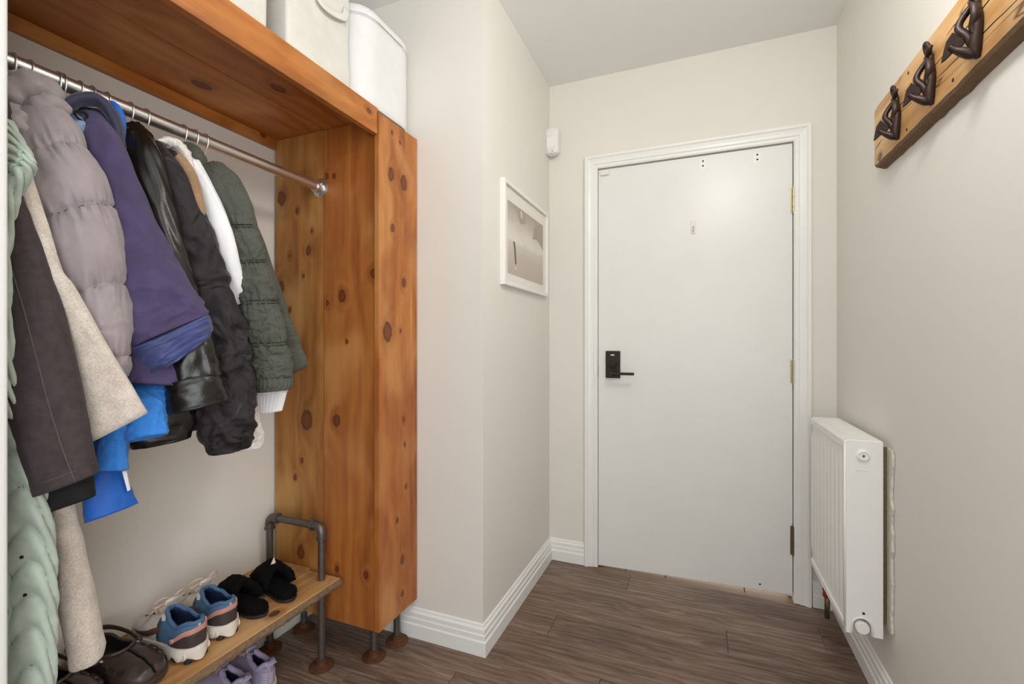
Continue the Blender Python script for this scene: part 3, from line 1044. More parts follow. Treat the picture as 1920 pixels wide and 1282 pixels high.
def garment_body(root, Y, mat, z_hem, xf=-1.13, th=.012, disp=None):
    """the hanging torso between the shoulders, largely hidden behind the sleeves"""
    xb = XL + .035
    pts = [((RX - .035, Y, 1.632), (RX + .035, Y, 1.632), th * .7), ((RX - .12, Y, 1.60), (RX + .12, Y, 1.60), th), ((xb, Y, 1.53), (xf, Y, 1.53), th * 1.1)]
    n = 4
    for i in range(1, n + 1):
        z = 1.53 + (z_hem - 1.53) * i / n
        pts.append(((xb, Y, z), (xf, Y + .004, z), th * 1.15))
    return skin('torso', pts, mat, root, 30, 24, disp or folds(.003, 1.6, 3, 1, Y * 10), .03, 3.0)


def hanger(Y, label, mat='zinc', bar=None):
    h = thing('coat_hanger', label, 'hanger', (RX, Y, RZ - .1), 'hangers on the coat rail')
    r = RR + .0024
    pts = [(RX - r * math.cos(a), Y, RZ + r * math.sin(a)) for a in [(-.35 + (PI + .45) * i / 14) for i in range(15)]]
    pts = pts + [(RX + r * .9, Y, RZ - .015), (RX + r * .45, Y, RZ - .030), (RX + .002, Y, RZ - .046), (RX, Y, RZ - .075)]
    MB().tube(smooth_path(pts, 40), .0019, 8, up=(0, 1, 0)).build('hook', M['chrome'], h, True)
    b = bar or plain('grey_hanger_bar', '#59616b', .6)
    MB().tube(smooth_path([(RX - .195, Y, 1.562), (RX - .10, Y, 1.602), (RX - .02, Y, 1.636), (RX, Y, 1.642), (RX + .02, Y, 1.636), (RX + .05, Y, 1.622), (RX + .09, Y, 1.606)], 24), .0055, 8, .9).build('shoulder_bar', b, h, True)
    return h


M['hbar'] = plain('grey_velvet_hanger', '#5b636d', .8)
for Y_, lb in ((.392, 'wire hook hanger of the sage quilted coat at the near end'),
               (.431, 'wire hook hanger of the charcoal coat beside the sage coat'),
               (.4907, 'wire hook hanger nearest the white wall edge holding the cream coat'),
               (.5165, 'hanger with grey shoulder bar inside the taupe puffer hood'),
               (.5613, 'hanger between the taupe puffer and the purple jacket holding denim'),
               (.5995, 'hanger above the collar of the purple jacket'),
               (.6222, 'hanger of the bright blue jacket behind the purple collar'),
               (.6992, 'hanger above the black leather collar'),
               (.7346, 'hanger of the dark plum nylon jacket beside the leather jacket'),
               (.8253, 'hanger of the fawn fleece jacket above its white collar'),
               (.856, 'hanger of the ivory jacket, first of the two touching hooks'),
               (.884, 'farthest hanger on the rail holding the olive puffer jacket')):
    hanger(Y_, lb, bar=M['hbar'])
hanger(.570, 'empty hanger touching the denim jacket hanger', bar=M['hbar'])
hanger(.6509, 'empty hanger between the bright blue and black leather jackets', bar=M['hbar'])
GR = 'garments hanging on the coat rail'

# ---------------------------------------------------------------- sage quilted coat
g = thing('quilted_coat', 'long sage green quilted coat at the near end of the rail', 'coat', (RX, .39, .4), GR)
R_ = [((-1.2200,0.4058,1.5519),(-1.1000,0.4121,1.5264),0.016), ((-1.2000,0.3991,1.4933),(-1.0400,0.4036,1.4765),0.018), ((-1.2000,0.3991,1.4650),(-1.0000,0.3988,1.4380),0.020), ((-1.2000,0.3991,1.4367),(-1.0000,0.3969,1.4159),0.020), ((-1.2000,0.3991,1.3753),(-1.0300,0.3909,1.3697),0.018), ((-1.2000,0.3991,1.2761),(-1.0500,0.3896,1.2830),0.016), ((-1.2000,0.3991,1.0873),(-1.0500,0.3972,1.1000),0.016), ((-1.2000,0.3991,0.9929),(-1.0500,0.4114,1.0055),0.018), ((-1.2000,0.3991,0.8984),(-1.0400,0.4262,0.9179),0.022), ((-1.2000,0.3991,0.7946),(-1.0400,0.4415,0.8126),0.024), ((-1.2000,0.3991,0.7002),(-1.0400,0.4457,0.7185),0.024), ((-1.2000,0.3991,0.6152),(-1.0400,0.4450,0.6264),0.024), ((-1.2000,0.3991,0.4924),(-1.0400,0.4429,0.5078),0.022)]


def quilt(g_, v, p):
    s = v * 19
    w = abs(math.sin(PI * (s + 1.1 * math.sin(g_ * 2.0))))
    return 0.012 * (w ** .4) - .008 + .0015 * noise.noise(p * 60)


skin('quilted_shell', R_, F['sage'], g, 260, 132, quilt)
for k_ in range(1, 20):
    vs_ = [(g_, (k_ - 1.1 * math.sin(g_ * 2.0)) / 19) for g_ in [.15 + 2.0 * q / 14 for q in range(15)]]
    vs_ = [(a, b) for a, b in vs_ if .02 < b < .99]
    if len(vs_) > 4 and (k_ > 9 or k_ < 5):
        seam('quilting_line', R_, quilt, vs_, .0020, F['sage_t'], g, 40)
for gg in (1.35,):
    seam('front_binding', R_, quilt, [(gg, .16), (gg - .2, .3), (gg - .1, .5), (gg, .7), (gg - .1, .85), (gg, 1.0)], .0045, F['sage_d'], g, 80)
seam('collar_binding', R_, quilt, [(.2, .12), (.35, .2), (.55, .26), (.8, .33)], .003, F['sage_d'], g, 40)
for v in (.775, .835):
    pz = on_skin(R_, quilt, .9, v, .001)
    MB().ball(pz, (.0025, .003, .003), 10, 6).build('snap_button', F['black'], g, True)

# ---------------------------------------------------------------- charcoal brown coat
g = thing('twill_coat', 'long charcoal brown coat whose wide sleeve shows a pale seam', 'coat', (RX, .43, .7), GR)
R_ = [((-1.1600,0.3953,1.4300),(-1.1000,0.4201,1.4256),0.018), ((-1.1400,0.3948,1.3632),(-1.0700,0.4247,1.3590),0.020), ((-1.1200,0.3910,1.2881),(-1.0500,0.4372,1.2930),0.022), ((-1.1000,0.3934,1.1797),(-1.0300,0.4558,1.1905),0.024), ((-1.0800,0.4046,1.0361),(-1.0100,0.4751,1.0458),0.026), ((-1.0600,0.4153,0.9502),(-1.0000,0.4804,0.9692),0.026), ((-1.0500,0.4268,0.8812),(-0.9950,0.4881,0.9101),0.026)]
fd = folds(.003, 1.4, 2, 1, 2.0)
skin('sleeve', R_, F['brown'], g, 60, 48, fd, .03, 2.6)
seam('sleeve_seam', R_, fd, [(1.5, .1), (1.45, .4), (1.35, .7), (1.15, 1.0)], .0009, F['taupe_d'], g, 40)
seam('hem_stitch', R_, fd, [(.2, .94), (1.0, .945), (2.0, .95), (2.9, .955)], .0007, F['taupe_d'], g, 30)
S_ = [((-1.0800,0.4321,0.9398),(-1.0200,0.4892,0.9610),0.020), ((-1.0750,0.4349,0.8839),(-1.0200,0.4923,0.9073),0.020), ((-1.0700,0.4371,0.8403),(-1.0150,0.4955,0.8644),0.020)]
skin('lining_cuff', S_, F['black'], g, 20, 36, folds(.002, 2, 2, 1, 5), .03, 2.6)
garment_body(g, .431, F['brown'], .82, -1.14)

# ---------------------------------------------------------------- cream wool coat
g = thing('wool_coat', 'cream felted wool coat with a wide open front panel', 'coat', (RX, .47, .45), GR)
R_ = [((-1.2000,0.4257,1.5184),(-1.1500,0.4392,1.5301),0.012), ((-1.1600,0.4284,1.4410),(-1.1100,0.4405,1.4497),0.014), ((-1.1300,0.4378,1.3541),(-1.0700,0.4455,1.3577),0.014), ((-1.1100,0.4441,1.2679),(-1.0500,0.4565,1.2757),0.014), ((-1.1000,0.4508,1.2205),(-1.0350,0.4715,1.2380),0.014), ((-1.0800,0.4681,1.1053),(-1.0200,0.5185,1.1301),0.014), ((-1.0750,0.4834,1.0410),(-1.0150,0.5453,1.0756),0.013), ((-1.0700,0.4985,0.9471),(-1.0100,0.5785,1.0039),0.012)]
skin('front_panel', R_, F['cream'], g, 56, 44, folds(.002, 1.2, 2, 1, 4), .02, 3.0)
S_ = [((-1.2000,0.4839,1.0819),(-1.1800,0.5155,1.0805),0.020), ((-1.1900,0.5019,0.8711),(-1.1700,0.5295,0.8711),0.026), ((-1.1800,0.5009,0.8046),(-1.1600,0.5344,0.8034),0.030), ((-1.1700,0.5030,0.7376),(-1.1500,0.5436,0.7295),0.032), ((-1.1600,0.5084,0.6170),(-1.1300,0.5543,0.6063),0.034), ((-1.1500,0.5147,0.5426),(-1.1200,0.5611,0.5378),0.034), ((-1.1500,0.5213,0.5048),(-1.1200,0.5611,0.5118),0.032)]
skin('sleeve', S_, F['cream'], g, 50, 40, folds(.003, 1.4, 3, 1.6, 8), .03, 2.4)
T_ = [((-1.2000,0.4801,0.8760),(-1.1800,0.5033,0.8719),0.012), ((-1.2000,0.4801,0.7318),(-1.1600,0.5011,0.7297),0.012), ((-1.2000,0.4801,0.6596),(-1.1500,0.5049,0.6625),0.012), ((-1.2000,0.4839,0.6008),(-1.1500,0.5081,0.6266),0.012)]
skin('coat_tail', T_, F['cream'], g, 24, 28, folds(.002, 1, 2, 1, 9), .02, 2.6)
garment_body(g, .470, F['cream'], .60, -1.2)

# ---------------------------------------------------------------- taupe puffer
g = thing('puffer_jacket', 'taupe hooded puffer jacket with wide quilted sections', 'jacket', (RX, .53, .95), GR)
R_ = [((-1.2400,0.4921,1.6055),(-1.2000,0.5094,1.6326),0.020), ((-1.2200,0.4803,1.5620),(-1.1400,0.5118,1.5761),0.034), ((-1.1800,0.4698,1.4473),(-1.1100,0.5171,1.5236),0.042), ((-1.1700,0.4718,1.3983),(-1.0900,0.5364,1.4696),0.048), ((-1.1600,0.4792,1.3546),(-1.0800,0.5481,1.4122),0.046), ((-1.1500,0.4866,1.2812),(-1.0700,0.5600,1.3327),0.048), ((-1.1400,0.4965,1.2105),(-1.0650,0.5666,1.2591),0.046), ((-1.1300,0.5017,1.1389),(-1.0600,0.5695,1.1814),0.046), ((-1.1200,0.5053,1.0745),(-1.0600,0.5676,1.1143),0.040), ((-1.1200,0.5093,1.0331),(-1.0600,0.5639,1.0720),0.036)]
pf_ = crumple(puffs([2 / 9, 4 / 9, 6 / 9, 8 / 9], .013, .009, 26, 1.0, .003), .003, 20, seed=3)
skin('quilted_sleeve', R_, F['taupe'], g, 170, 96, pf_, .03)
for v_ in (2 / 9, 4 / 9, 6 / 9, 8 / 9):
    seam('quilting_seam', R_, pf_, [(.0, v_), (1.0, v_), (2.0, v_), (3.1, v_)], .0013, F['taupe_d'], g, 60)
hp_ = smooth_path([(-1.2000,0.4525,1.5695), (-1.1900,0.4574,1.6050), (-1.1800,0.4759,1.6263), (-1.1800,0.5009,1.6244), (-1.1900,0.5199,1.6144)], 40)
hd = MB()
rs = []
for i, p in enumerate(hp_):
    k = i / 39
    t_ = (hp_[min(39, i + 1)] - hp_[max(0, i - 1)]).normalized()
    u = Vector((.9, .3, .2))
    u = (u - t_ * u.dot(t_)).normalized()
    w = t_.cross(u)
    r = .016 + .011 * math.sin(PI * k)
    ring = []
    for j in range(22):
        a = 2 * PI * j / 22
        q = p + (u * math.cos(a) + w * math.sin(a)) * r
        q += (q - p).normalized() * (.008 * noise.noise(q * 34) + .006 * (1 - 2 * abs(noise.noise(q * 55))))
        ring.append(q)
    rs.append(ring)
hd.rings(rs)
hood = hd.build('hood', F['taupe'], g, True)
for pts, r in (([(-1.1700,0.4454,1.5755), (-1.1600,0.4480,1.5503), (-1.1550,0.4547,1.5327), (-1.1600,0.4618,1.5197)], .017), ([(-1.1700,0.4718,1.5758), (-1.1600,0.4846,1.5920), (-1.1600,0.5011,1.6040), (-1.1700,0.5161,1.5982)], .018), ([(-1.1700,0.4426,1.5350), (-1.1650,0.4514,1.5232), (-1.1600,0.4567,1.5018), (-1.1650,0.4565,1.4807)], .015)):
    P_ = smooth_path(pts, 24)
    rs = []
    for i, p in enumerate(P_):
        t_ = (P_[min(23, i + 1)] - P_[max(0, i - 1)]).normalized()
        u = Vector((.9, .3, .2))
        u = (u - t_ * u.dot(t_)).normalized()
        w = t_.cross(u)
        ring = []
        for j in range(18):
            a = 2 * PI * j / 18
            q = p + (u * math.cos(a) + w * math.sin(a)) * r * (.6 + .4 * math.sin(PI * (i + 1) / 26))
            q += (q - p).normalized() * (.006 * noise.noise(q * 50) + .004 * (1 - 2 * abs(noise.noise(q * 80))))
            ring.append(q)
        rs.append(ring)
    MB().rings(rs).build('hood_fold', F['taupe'], hood, True)
garment_body(g, .5165, F['taupe'], 1.0, -1.2, .012)

# ---------------------------------------------------------------- faded denim jacket
g = thing('denim_jacket', 'faded blue denim jacket mostly hidden between the taupe and purple jackets', 'jacket', (RX, .561, 1.0), GR)
R_ = [((-1.2200,0.5347,1.6216),(-1.2000,0.5501,1.6173),0.010), ((-1.2000,0.5310,1.5944),(-1.1700,0.5539,1.5937),0.014), ((-1.1900,0.5369,1.5550),(-1.1600,0.5599,1.5704),0.014), ((-1.1800,0.5410,1.5137),(-1.1600,0.5635,1.5300),0.012), ((-1.2000,0.5591,1.4117),(-1.1700,0.5909,1.4168),0.010)]
skin('collar', R_, F['denim'], g, 30, 30, folds(.004, 2, 4, 1, 6), .01)
S_ = [((-1.1800,0.5497,1.5662),(-1.1650,0.5660,1.5760),0.008), ((-1.1750,0.5545,1.5399),(-1.1600,0.5672,1.5369),0.010), ((-1.1700,0.5539,1.4841),(-1.1600,0.5727,1.4890),0.010)]
skin('dark_facing', S_, F['black'], g, 14, 20, None, .01)
garment_body(g, .5613, F['denim'], 1.05, -1.2, .010)

# ---------------------------------------------------------------- purple softshell
g = thing('softshell_jacket', 'dusk purple softshell jacket with a turned back navy cuff', 'jacket', (RX, .60, .95), GR)
R_ = [((-1.2200,0.5684,1.6180),(-1.1700,0.5777,1.6243),0.016), ((-1.1900,0.5544,1.5621),(-1.1200,0.5862,1.5680),0.022), ((-1.1700,0.5539,1.4731),(-1.0900,0.6051,1.4791),0.028), ((-1.1500,0.5533,1.3724),(-1.0700,0.6366,1.3862),0.034), ((-1.1300,0.5570,1.2686),(-1.0500,0.6691,1.2983),0.038), ((-1.1200,0.5702,1.1878),(-1.0400,0.7009,1.2376),0.040), ((-1.1000,0.5929,1.1275),(-1.0350,0.7120,1.2022),0.040)]
fd = folds(.011, 1.5, 3.2, 1.5, 11.0, .55, .2)
fd2 = crumple(lambda g_, v, p: fd(g_, v, p) * (.25 + .75 * max(0, (v - .35) / .65)), .006, 15, .35, .95, 3)
skin('sleeve', R_, F['purple'], g, 80, 60, fd2, .03)
S_ = [((-1.0980,0.5918,1.1308),(-1.0320,0.7087,1.2067),0.043), ((-1.0960,0.6025,1.1173),(-1.0300,0.7146,1.1949),0.045), ((-1.0940,0.6174,1.0977),(-1.0300,0.7171,1.1757),0.044), ((-1.0940,0.6339,1.0786),(-1.0320,0.7136,1.1563),0.040)]
skin('turned_cuff', S_, fabric('indigo_cuff_lining', '#39406f', .5, .2, var=.12, vs=12), g, 34, 60, crumple(folds(.004, 3.0, 2.0, 2.5, 13.0, .6, .4), .009, 26, seed=4), .02)
T_ = [((-1.1700,0.5814,1.3243),(-1.1400,0.6562,1.3351),0.020), ((-1.1400,0.5899,1.1890),(-1.1000,0.6677,1.1917),0.020), ((-1.1100,0.5867,1.1109),(-1.0700,0.6693,1.1148),0.018), ((-1.1000,0.5890,1.0580),(-1.0600,0.6687,1.0457),0.016)]
skin('front_hem', T_, F['purple'], g, 36, 40, folds(.005, 1.6, 3, 1, 15), .02)
cp = smooth_path([(-1.1900,0.5266,1.5939), (-1.1800,0.5306,1.6176), (-1.1700,0.5468,1.6374), (-1.1650,0.5715,1.6473), (-1.1600,0.5906,1.6329), (-1.1550,0.6016,1.6006), (-1.1500,0.6058,1.5615)], 40)
rs = []
for i, p in enumerate(cp):
    t_ = (cp[min(39, i + 1)] - cp[max(0, i - 1)]).normalized()
    u = Vector((-.8, .5, .1))
    u = (u - t_ * u.dot(t_)).normalized()
    w = t_.cross(u)
    ring = []
    for j in range(18):
        a = 2 * PI * j / 18
        q = p + u * math.cos(a) * .022 + w * math.sin(a) * (.009 + .004 * math.sin(PI * i / 39))
        q += (q - p).normalized() * .003 * noise.noise(q * 50)
        ring.append(q)
    rs.append(ring)
MB().rings(rs).build('collar', F['navy'], g, True)
ci = [((-1.2150,0.5394,1.6008),(-1.2000,0.5591,1.6347),0.010), ((-1.2000,0.5414,1.5826),(-1.1850,0.6033,1.6354),0.014), ((-1.1950,0.5567,1.5638),(-1.1750,0.6080,1.5894),0.014), ((-1.2000,0.5681,1.5265),(-1.1800,0.6106,1.5391),0.010)]
skin('collar_lining', ci, F['navy'], g, 24, 30, folds(.006, 2.5, 4, 1, 3), .01)
lp = (-1.1650,0.5445,1.6028)
MB().tube([(lp[0] + .002 * math.sin(a * 2), lp[1] + .010 * math.cos(a), lp[2] + .009 * math.sin(a)) for a in [2 * PI * i / 20 for i in range(20)]], .0022, 6, up=(1, 0, 0), loop=True).build('hang_loop', F['black'], g, True)
garment_body(g, .5995, F['purple'], 1.05, -1.2, .011)

# ---------------------------------------------------------------- bright blue jacket
g = thing('rain_jacket', 'bright blue rain jacket whose cuffs hang below the purple jacket', 'jacket', (RX, .62, .85), GR)
R_ = [((-1.2000,0.6210,1.1914),(-1.1600,0.6732,1.1930),0.014), ((-1.1700,0.6224,1.0740),(-1.1300,0.6813,1.0774),0.016), ((-1.1400,0.6085,1.0242),(-1.1000,0.6666,1.0350),0.020), ((-1.1200,0.5997,0.9811),(-1.0800,0.6599,0.9861),0.025), ((-1.1100,0.5993,0.9337),(-1.0700,0.6462,0.9437),0.025)]
skin('sleeve', R_, F['blue'], g, 50, 50, crumple(folds(.004, 2.2, 3, 2, 21), .006, 20, seed=2), .03)
S_ = [((-1.1600,0.5581,1.0783),(-1.1300,0.5895,1.0771),0.016), ((-1.1500,0.5696,0.9673),(-1.1100,0.5963,0.9767),0.018), ((-1.1450,0.5653,0.9135),(-1.1100,0.5973,0.9151),0.018), ((-1.1400,0.5601,0.8813),(-1.1100,0.5954,0.8754),0.018)]
skin('front_hem', S_, F['blue'], g, 26, 36, folds(.004, 2, 3, 1, 23), .02)
T_ = [((-1.1800,0.5587,1.0114),(-1.1500,0.5951,1.0083),0.014), ((-1.1700,0.5566,0.8912),(-1.1400,0.6006,0.8857),0.016), ((-1.1600,0.5457,0.8299),(-1.1300,0.6131,0.8334),0.017), ((-1.1550,0.5433,0.7762),(-1.1200,0.6217,0.7965),0.016)]
skin('back_hem', T_, F['blue_d'], g, 30, 36, folds(.003, 1.6, 3, 1, 25), .02)
pa, pb, pc, pd = (-1.1180,0.5919,0.8721), (-1.1160,0.5976,0.8731), (-1.1120,0.6033,0.8316), (-1.1140,0.5995,0.8291)
MB().prism([pa, pb, pc, pd], (-.003, .003, 0)).build('care_label', F['white'], g)
kp = smooth_path([(-1.1900,0.6039,1.6586), (-1.1800,0.6086,1.6427), (-1.1750,0.6140,1.6152), (-1.1700,0.6154,1.5684)], 20)
MB().tube(kp, [.006 + .006 * math.sin(PI * i / 19) for i in range(20)], 10, 2.2, up=(1, 0, 0)).build('collar', F['blue_d'], g, True)
garment_body(g, .6222, F['blue_d'], .98, -1.2, .010)

# ---------------------------------------------------------------- black leather jacket
g = thing('leather_jacket', 'shiny black leather jacket with a banded cuff', 'jacket', (RX, .70, .9), GR)
R_ = [((-1.2000,0.6468,1.6011),(-1.1600,0.6677,1.6103),0.020), ((-1.1800,0.6402,1.5498),(-1.1200,0.6653,1.5561),0.026), ((-1.1600,0.6355,1.4626),(-1.1000,0.6755,1.4696),0.028), ((-1.1400,0.6433,1.3682),(-1.0800,0.6870,1.3746),0.030), ((-1.1300,0.6526,1.2745),(-1.0700,0.7077,1.2806),0.032), ((-1.1200,0.6620,1.1859),(-1.0600,0.7317,1.1876),0.034), ((-1.1000,0.6632,1.1146),(-1.0350,0.7344,1.1258),0.037), ((-1.0950,0.6680,1.0446),(-1.0300,0.7411,1.0664),0.036)]
fl_ = crumple(folds(.007, 1.3, 2.4, .8, 31, .6, .12), .006, 14, .5, .95, 2)
skin('sleeve', R_, F['leather'], g, 80, 56, fl_, .03)
S_ = [((-1.0900,0.6605,1.0419),(-1.0280,0.7396,1.0677),0.040), ((-1.0880,0.6582,1.0328),(-1.0240,0.7432,1.0565),0.041), ((-1.0880,0.6582,1.0105),(-1.0200,0.7494,1.0326),0.041), ((-1.0880,0.6593,0.9881),(-1.0200,0.7560,1.0120),0.041)]
sc_ = skin('banded_cuff', S_, F['leather'], g, 20, 56, folds(.0025, 2.6, 1.5, 2, 33), .025, 2.2)
seam('cuff_seam', S_, None, [(.0, .06), (1.0, .06), (2.0, .06), (3.1, .06)], .0016, F['leather'], sc_, 30)
T_ = [((-1.2000,0.6012,1.3066),(-1.1600,0.6902,1.3175),0.020), ((-1.1800,0.6136,1.1325),(-1.1300,0.7311,1.1443),0.026), ((-1.1700,0.6224,0.9979),(-1.1200,0.7420,1.0039),0.030), ((-1.1700,0.6265,0.9352),(-1.1200,0.7420,0.9529),0.032), ((-1.1700,0.6368,0.9048),(-1.1200,0.7345,0.9186),0.028)]
skin('front_hem', T_, F['leather'], g, 40, 48, folds(.006, 1.5, 3, 1, 35, .5, .1), .03)
C_ = [((-1.2400,0.6490,1.6282),(-1.2000,0.6705,1.6502),0.012), ((-1.2200,0.6386,1.5938),(-1.1800,0.6882,1.6146),0.020), ((-1.2000,0.6301,1.5253),(-1.1600,0.6721,1.5463),0.020), ((-1.1900,0.6331,1.4535),(-1.1500,0.6565,1.4651),0.016)]
skin('collar', C_, F['leather'], g, 34, 40, folds(.005, 1.8, 3, 1, 37, .6, .2), .01)
garment_body(g, .6992, F['leather'], 1.0, -1.2, .012)

# ---------------------------------------------------------------- dark plum nylon jacket
g = thing('nylon_jacket', 'dark plum nylon jacket with a crumpled sleeve and gathered cuff', 'jacket', (RX, .735, .9), GR)
R_ = [((-1.2200,0.6885,1.5986),(-1.1800,0.7079,1.6150),0.020), ((-1.2000,0.6862,1.5320),(-1.1300,0.7249,1.5456),0.028), ((-1.1800,0.6928,1.4416),(-1.1100,0.7570,1.4636),0.030), ((-1.1650,0.7071,1.3556),(-1.0950,0.7865,1.3767),0.032), ((-1.1500,0.7218,1.2431),(-1.0800,0.8161,1.2594),0.034), ((-1.1400,0.7375,1.1340),(-1.0700,0.8422,1.1444),0.034), ((-1.1300,0.7461,1.0389),(-1.0650,0.8503,1.0513),0.034), ((-1.1250,0.7581,0.9500),(-1.0600,0.8524,0.9528),0.034), ((-1.1200,0.7678,0.9019),(-1.0600,0.8494,0.9096),0.033), ((-1.1150,0.7844,0.8686),(-1.0650,0.8397,0.8757),0.028)]
fn_ = folds(.011, 1.6, 6.5, 1.9, 41, .6, .3)
fn2 = crumple(lambda g_, v, p: fn_(g_, v, p) * .55 * (.3 + .7 * min(1, max(0, (v - .18) / .3))), .011, 17, .15, .5, 7)
skin('sleeve', R_, F['nylon'], g, 130, 64, fn2, .03)
tb = on_skin(R_, fn2, .9, .93, .003)
MB().box((tb.x - .004, tb.y - .012, tb.z - .016), (tb.x + .004, tb.y + .010, tb.z + .016)).build('cuff_tab', F['black'], g, bevel=.003)
T_ = [((-1.1900,0.7080,1.1951),(-1.1600,0.7898,1.1981),0.020), ((-1.1800,0.7444,1.0139),(-1.1500,0.8034,1.0089),0.022), ((-1.1700,0.7595,0.9245),(-1.1500,0.8132,0.9260),0.020)]
skin('front_hem', T_, F['nylon'], g, 26, 36, folds(.005, 1.5, 3, 1, 43), .02)
garment_body(g, .7346, F['nylon'], 1.0, -1.2, .012)

# ---------------------------------------------------------------- fawn fleece lined jacket
g = thing('suede_jacket', 'fawn suede jacket with white fleece collar and hem', 'jacket', (RX, .82, .9), GR)
R_ = [((-1.2300,0.7318,1.5958),(-1.1800,0.7481,1.6101),0.014), ((-1.1900,0.7345,1.5402),(-1.1250,0.7479,1.5476),0.013), ((-1.1700,0.7343,1.4640),(-1.1000,0.7515,1.4662),0.012), ((-1.1900,0.7634,1.3304),(-1.1300,0.8032,1.3395),0.014), ((-1.1900,0.8102,1.1720),(-1.1350,0.8729,1.1842),0.018), ((-1.1900,0.8386,1.0317),(-1.1300,0.9104,1.0393),0.018), ((-1.1800,0.8387,0.9477),(-1.1300,0.9203,0.9562),0.018)]
skin('sleeve', R_, F['fawn'], g, 50, 40, folds(.004, 1.6, 3, 1, 51), .02)


def fluff(amp, sc, seed):
    return lambda g_, v, p: amp * (noise.noise(p * sc + Vector((seed, 0, 0))) + .5 * noise.noise(p * sc * 2.3))


S_ = [((-1.1800,0.8373,0.9689),(-1.1300,0.9203,0.9753),0.021), ((-1.1800,0.8373,0.9198),(-1.1300,0.9320,0.9220),0.023), ((-1.1800,0.8373,0.8749),(-1.1300,0.9422,0.8785),0.023), ((-1.1800,0.8402,0.8448),(-1.1300,0.9337,0.8505),0.018)]
skin('fleece_hem', S_, F['fleece'], g, 36, 70, fluff(.004, 140, 2), .02)
kp = smooth_path([(-1.2000,0.7092,1.6188), (-1.1900,0.7271,1.6269), (-1.1800,0.7481,1.6206), (-1.1750,0.7628,1.5964), (-1.1700,0.7725,1.5673)], 30)
rs = []
for i, p in enumerate(kp):
    t_ = (kp[min(29, i + 1)] - kp[max(0, i - 1)]).normalized()
    u = Vector((-.8, .5, .1))
    u = (u - t_ * u.dot(t_)).normalized()
    w = t_.cross(u)
    ring = []
    for j in range(18):
        a = 2 * PI * j / 18
        q = p + u * math.cos(a) * .020 + w * math.sin(a) * .012 * (.5 + .5 * math.sin(PI * (i + 1) / 31))
        q += (q - p).normalized() * .005 * noise.noise(q * 130)
        ring.append(q)
    rs.append(ring)
MB().rings(rs).build('fleece_collar', F['fleece'], g, True)
garment_body(g, .8253, F['fawn'], 1.0, -1.2, .012)

# ---------------------------------------------------------------- ivory jacket
g = thing('ivory_jacket', 'ivory white jacket with a ribbed cuff beside the olive puffer', 'jacket', (RX, .856, .95), GR)
R_ = [((-1.2100,0.7671,1.5925),(-1.1700,0.7858,1.6014),0.014), ((-1.1900,0.7725,1.5165),(-1.1300,0.7990,1.5279),0.015), ((-1.1750,0.7838,1.4240),(-1.1050,0.8233,1.4346),0.015), ((-1.1700,0.8104,1.2951),(-1.1000,0.8551,1.3110),0.015), ((-1.1800,0.8684,1.1444),(-1.1200,0.9424,1.1564),0.018), ((-1.1800,0.9238,1.0323),(-1.1200,0.9997,1.0391),0.022), ((-1.1700,0.9392,0.9907),(-1.1200,1.0110,1.0007),0.022)]
skin('sleeve', R_, F['ivory'], g, 56, 44, folds(.004, 1.6, 3, 1, 61), .02)
S_ = [((-1.1700,0.9409,0.9920),(-1.1200,1.0110,1.0023),0.022), ((-1.1700,0.9460,0.9657),(-1.1200,1.0016,0.9706),0.021), ((-1.1700,0.9528,0.9374),(-1.1200,0.9923,0.9439),0.020)]
skin('ribbed_cuff', S_, F['ivory'], g, 16, 120, lambda g_, v, p: .0016 * math.sin(g_ * 30), .02)
S_ = [((-1.2400,0.8663,1.5651),(-1.2000,0.8604,1.5583),0.010), ((-1.2300,0.8850,1.4987),(-1.1700,0.8748,1.4827),0.010), ((-1.2200,0.9058,1.3835),(-1.1600,0.8953,1.3776),0.010), ((-1.2200,0.9218,1.2654),(-1.1600,0.9081,1.2621),0.010)]
skin('lining_edge', S_, F['sky'], g, 24, 24, folds(.003, 1.5, 3, 1, 63), .01)
garment_body(g, .856, F['ivory'], 1.0, -1.2, .010)

# ---------------------------------------------------------------- olive puffer
g = thing('olive_puffer_jacket', 'olive grey light puffer jacket, the farthest garment on the rail', 'jacket', (RX, .89, .95), GR)
R_ = [((-1.2200,0.8194,1.5958),(-1.1600,0.8317,1.6125),0.018), ((-1.2000,0.8226,1.5494),(-1.1200,0.8463,1.5731),0.026), ((-1.1800,0.8373,1.4897),(-1.0900,0.8579,1.5077),0.028), ((-1.1650,0.8500,1.4463),(-1.0850,0.8725,1.4469),0.028), ((-1.1550,0.8575,1.3990),(-1.0800,0.8875,1.4032),0.030), ((-1.1500,0.8659,1.3519),(-1.0750,0.8996,1.3582),0.030), ((-1.1400,0.8675,1.2976),(-1.0700,0.9136,1.3055),0.032), ((-1.1300,0.8691,1.2450),(-1.0600,0.9202,1.2510),0.032), ((-1.1250,0.8776,1.1928),(-1.0550,0.9347,1.1968),0.034), ((-1.1200,0.8863,1.1387),(-1.0500,0.9460,1.1415),0.033), ((-1.1200,0.8958,1.0839),(-1.0500,0.9604,1.0883),0.034), ((-1.1200,0.9007,1.0433),(-1.0500,0.9640,1.0466),0.032)]
po_ = crumple(puffs([3 / 11, 5 / 11, 7 / 11, 9 / 11], .007, .006, 34, 2.0, .003), .0045, 42, .1, .4, 1)
skin('quilted_sleeve', R_, F['olive'], g, 150, 80, po_, .02)
for v_ in (3 / 11, 5 / 11, 7 / 11, 9 / 11):
    for dv in (-.006, .006):
        seam('quilting_stitch', R_, po_, [(.05, v_ + dv), (1.0, v_ + dv), (2.0, v_ + dv), (3.1, v_ + dv)], .0009, F['black'], g, 40)
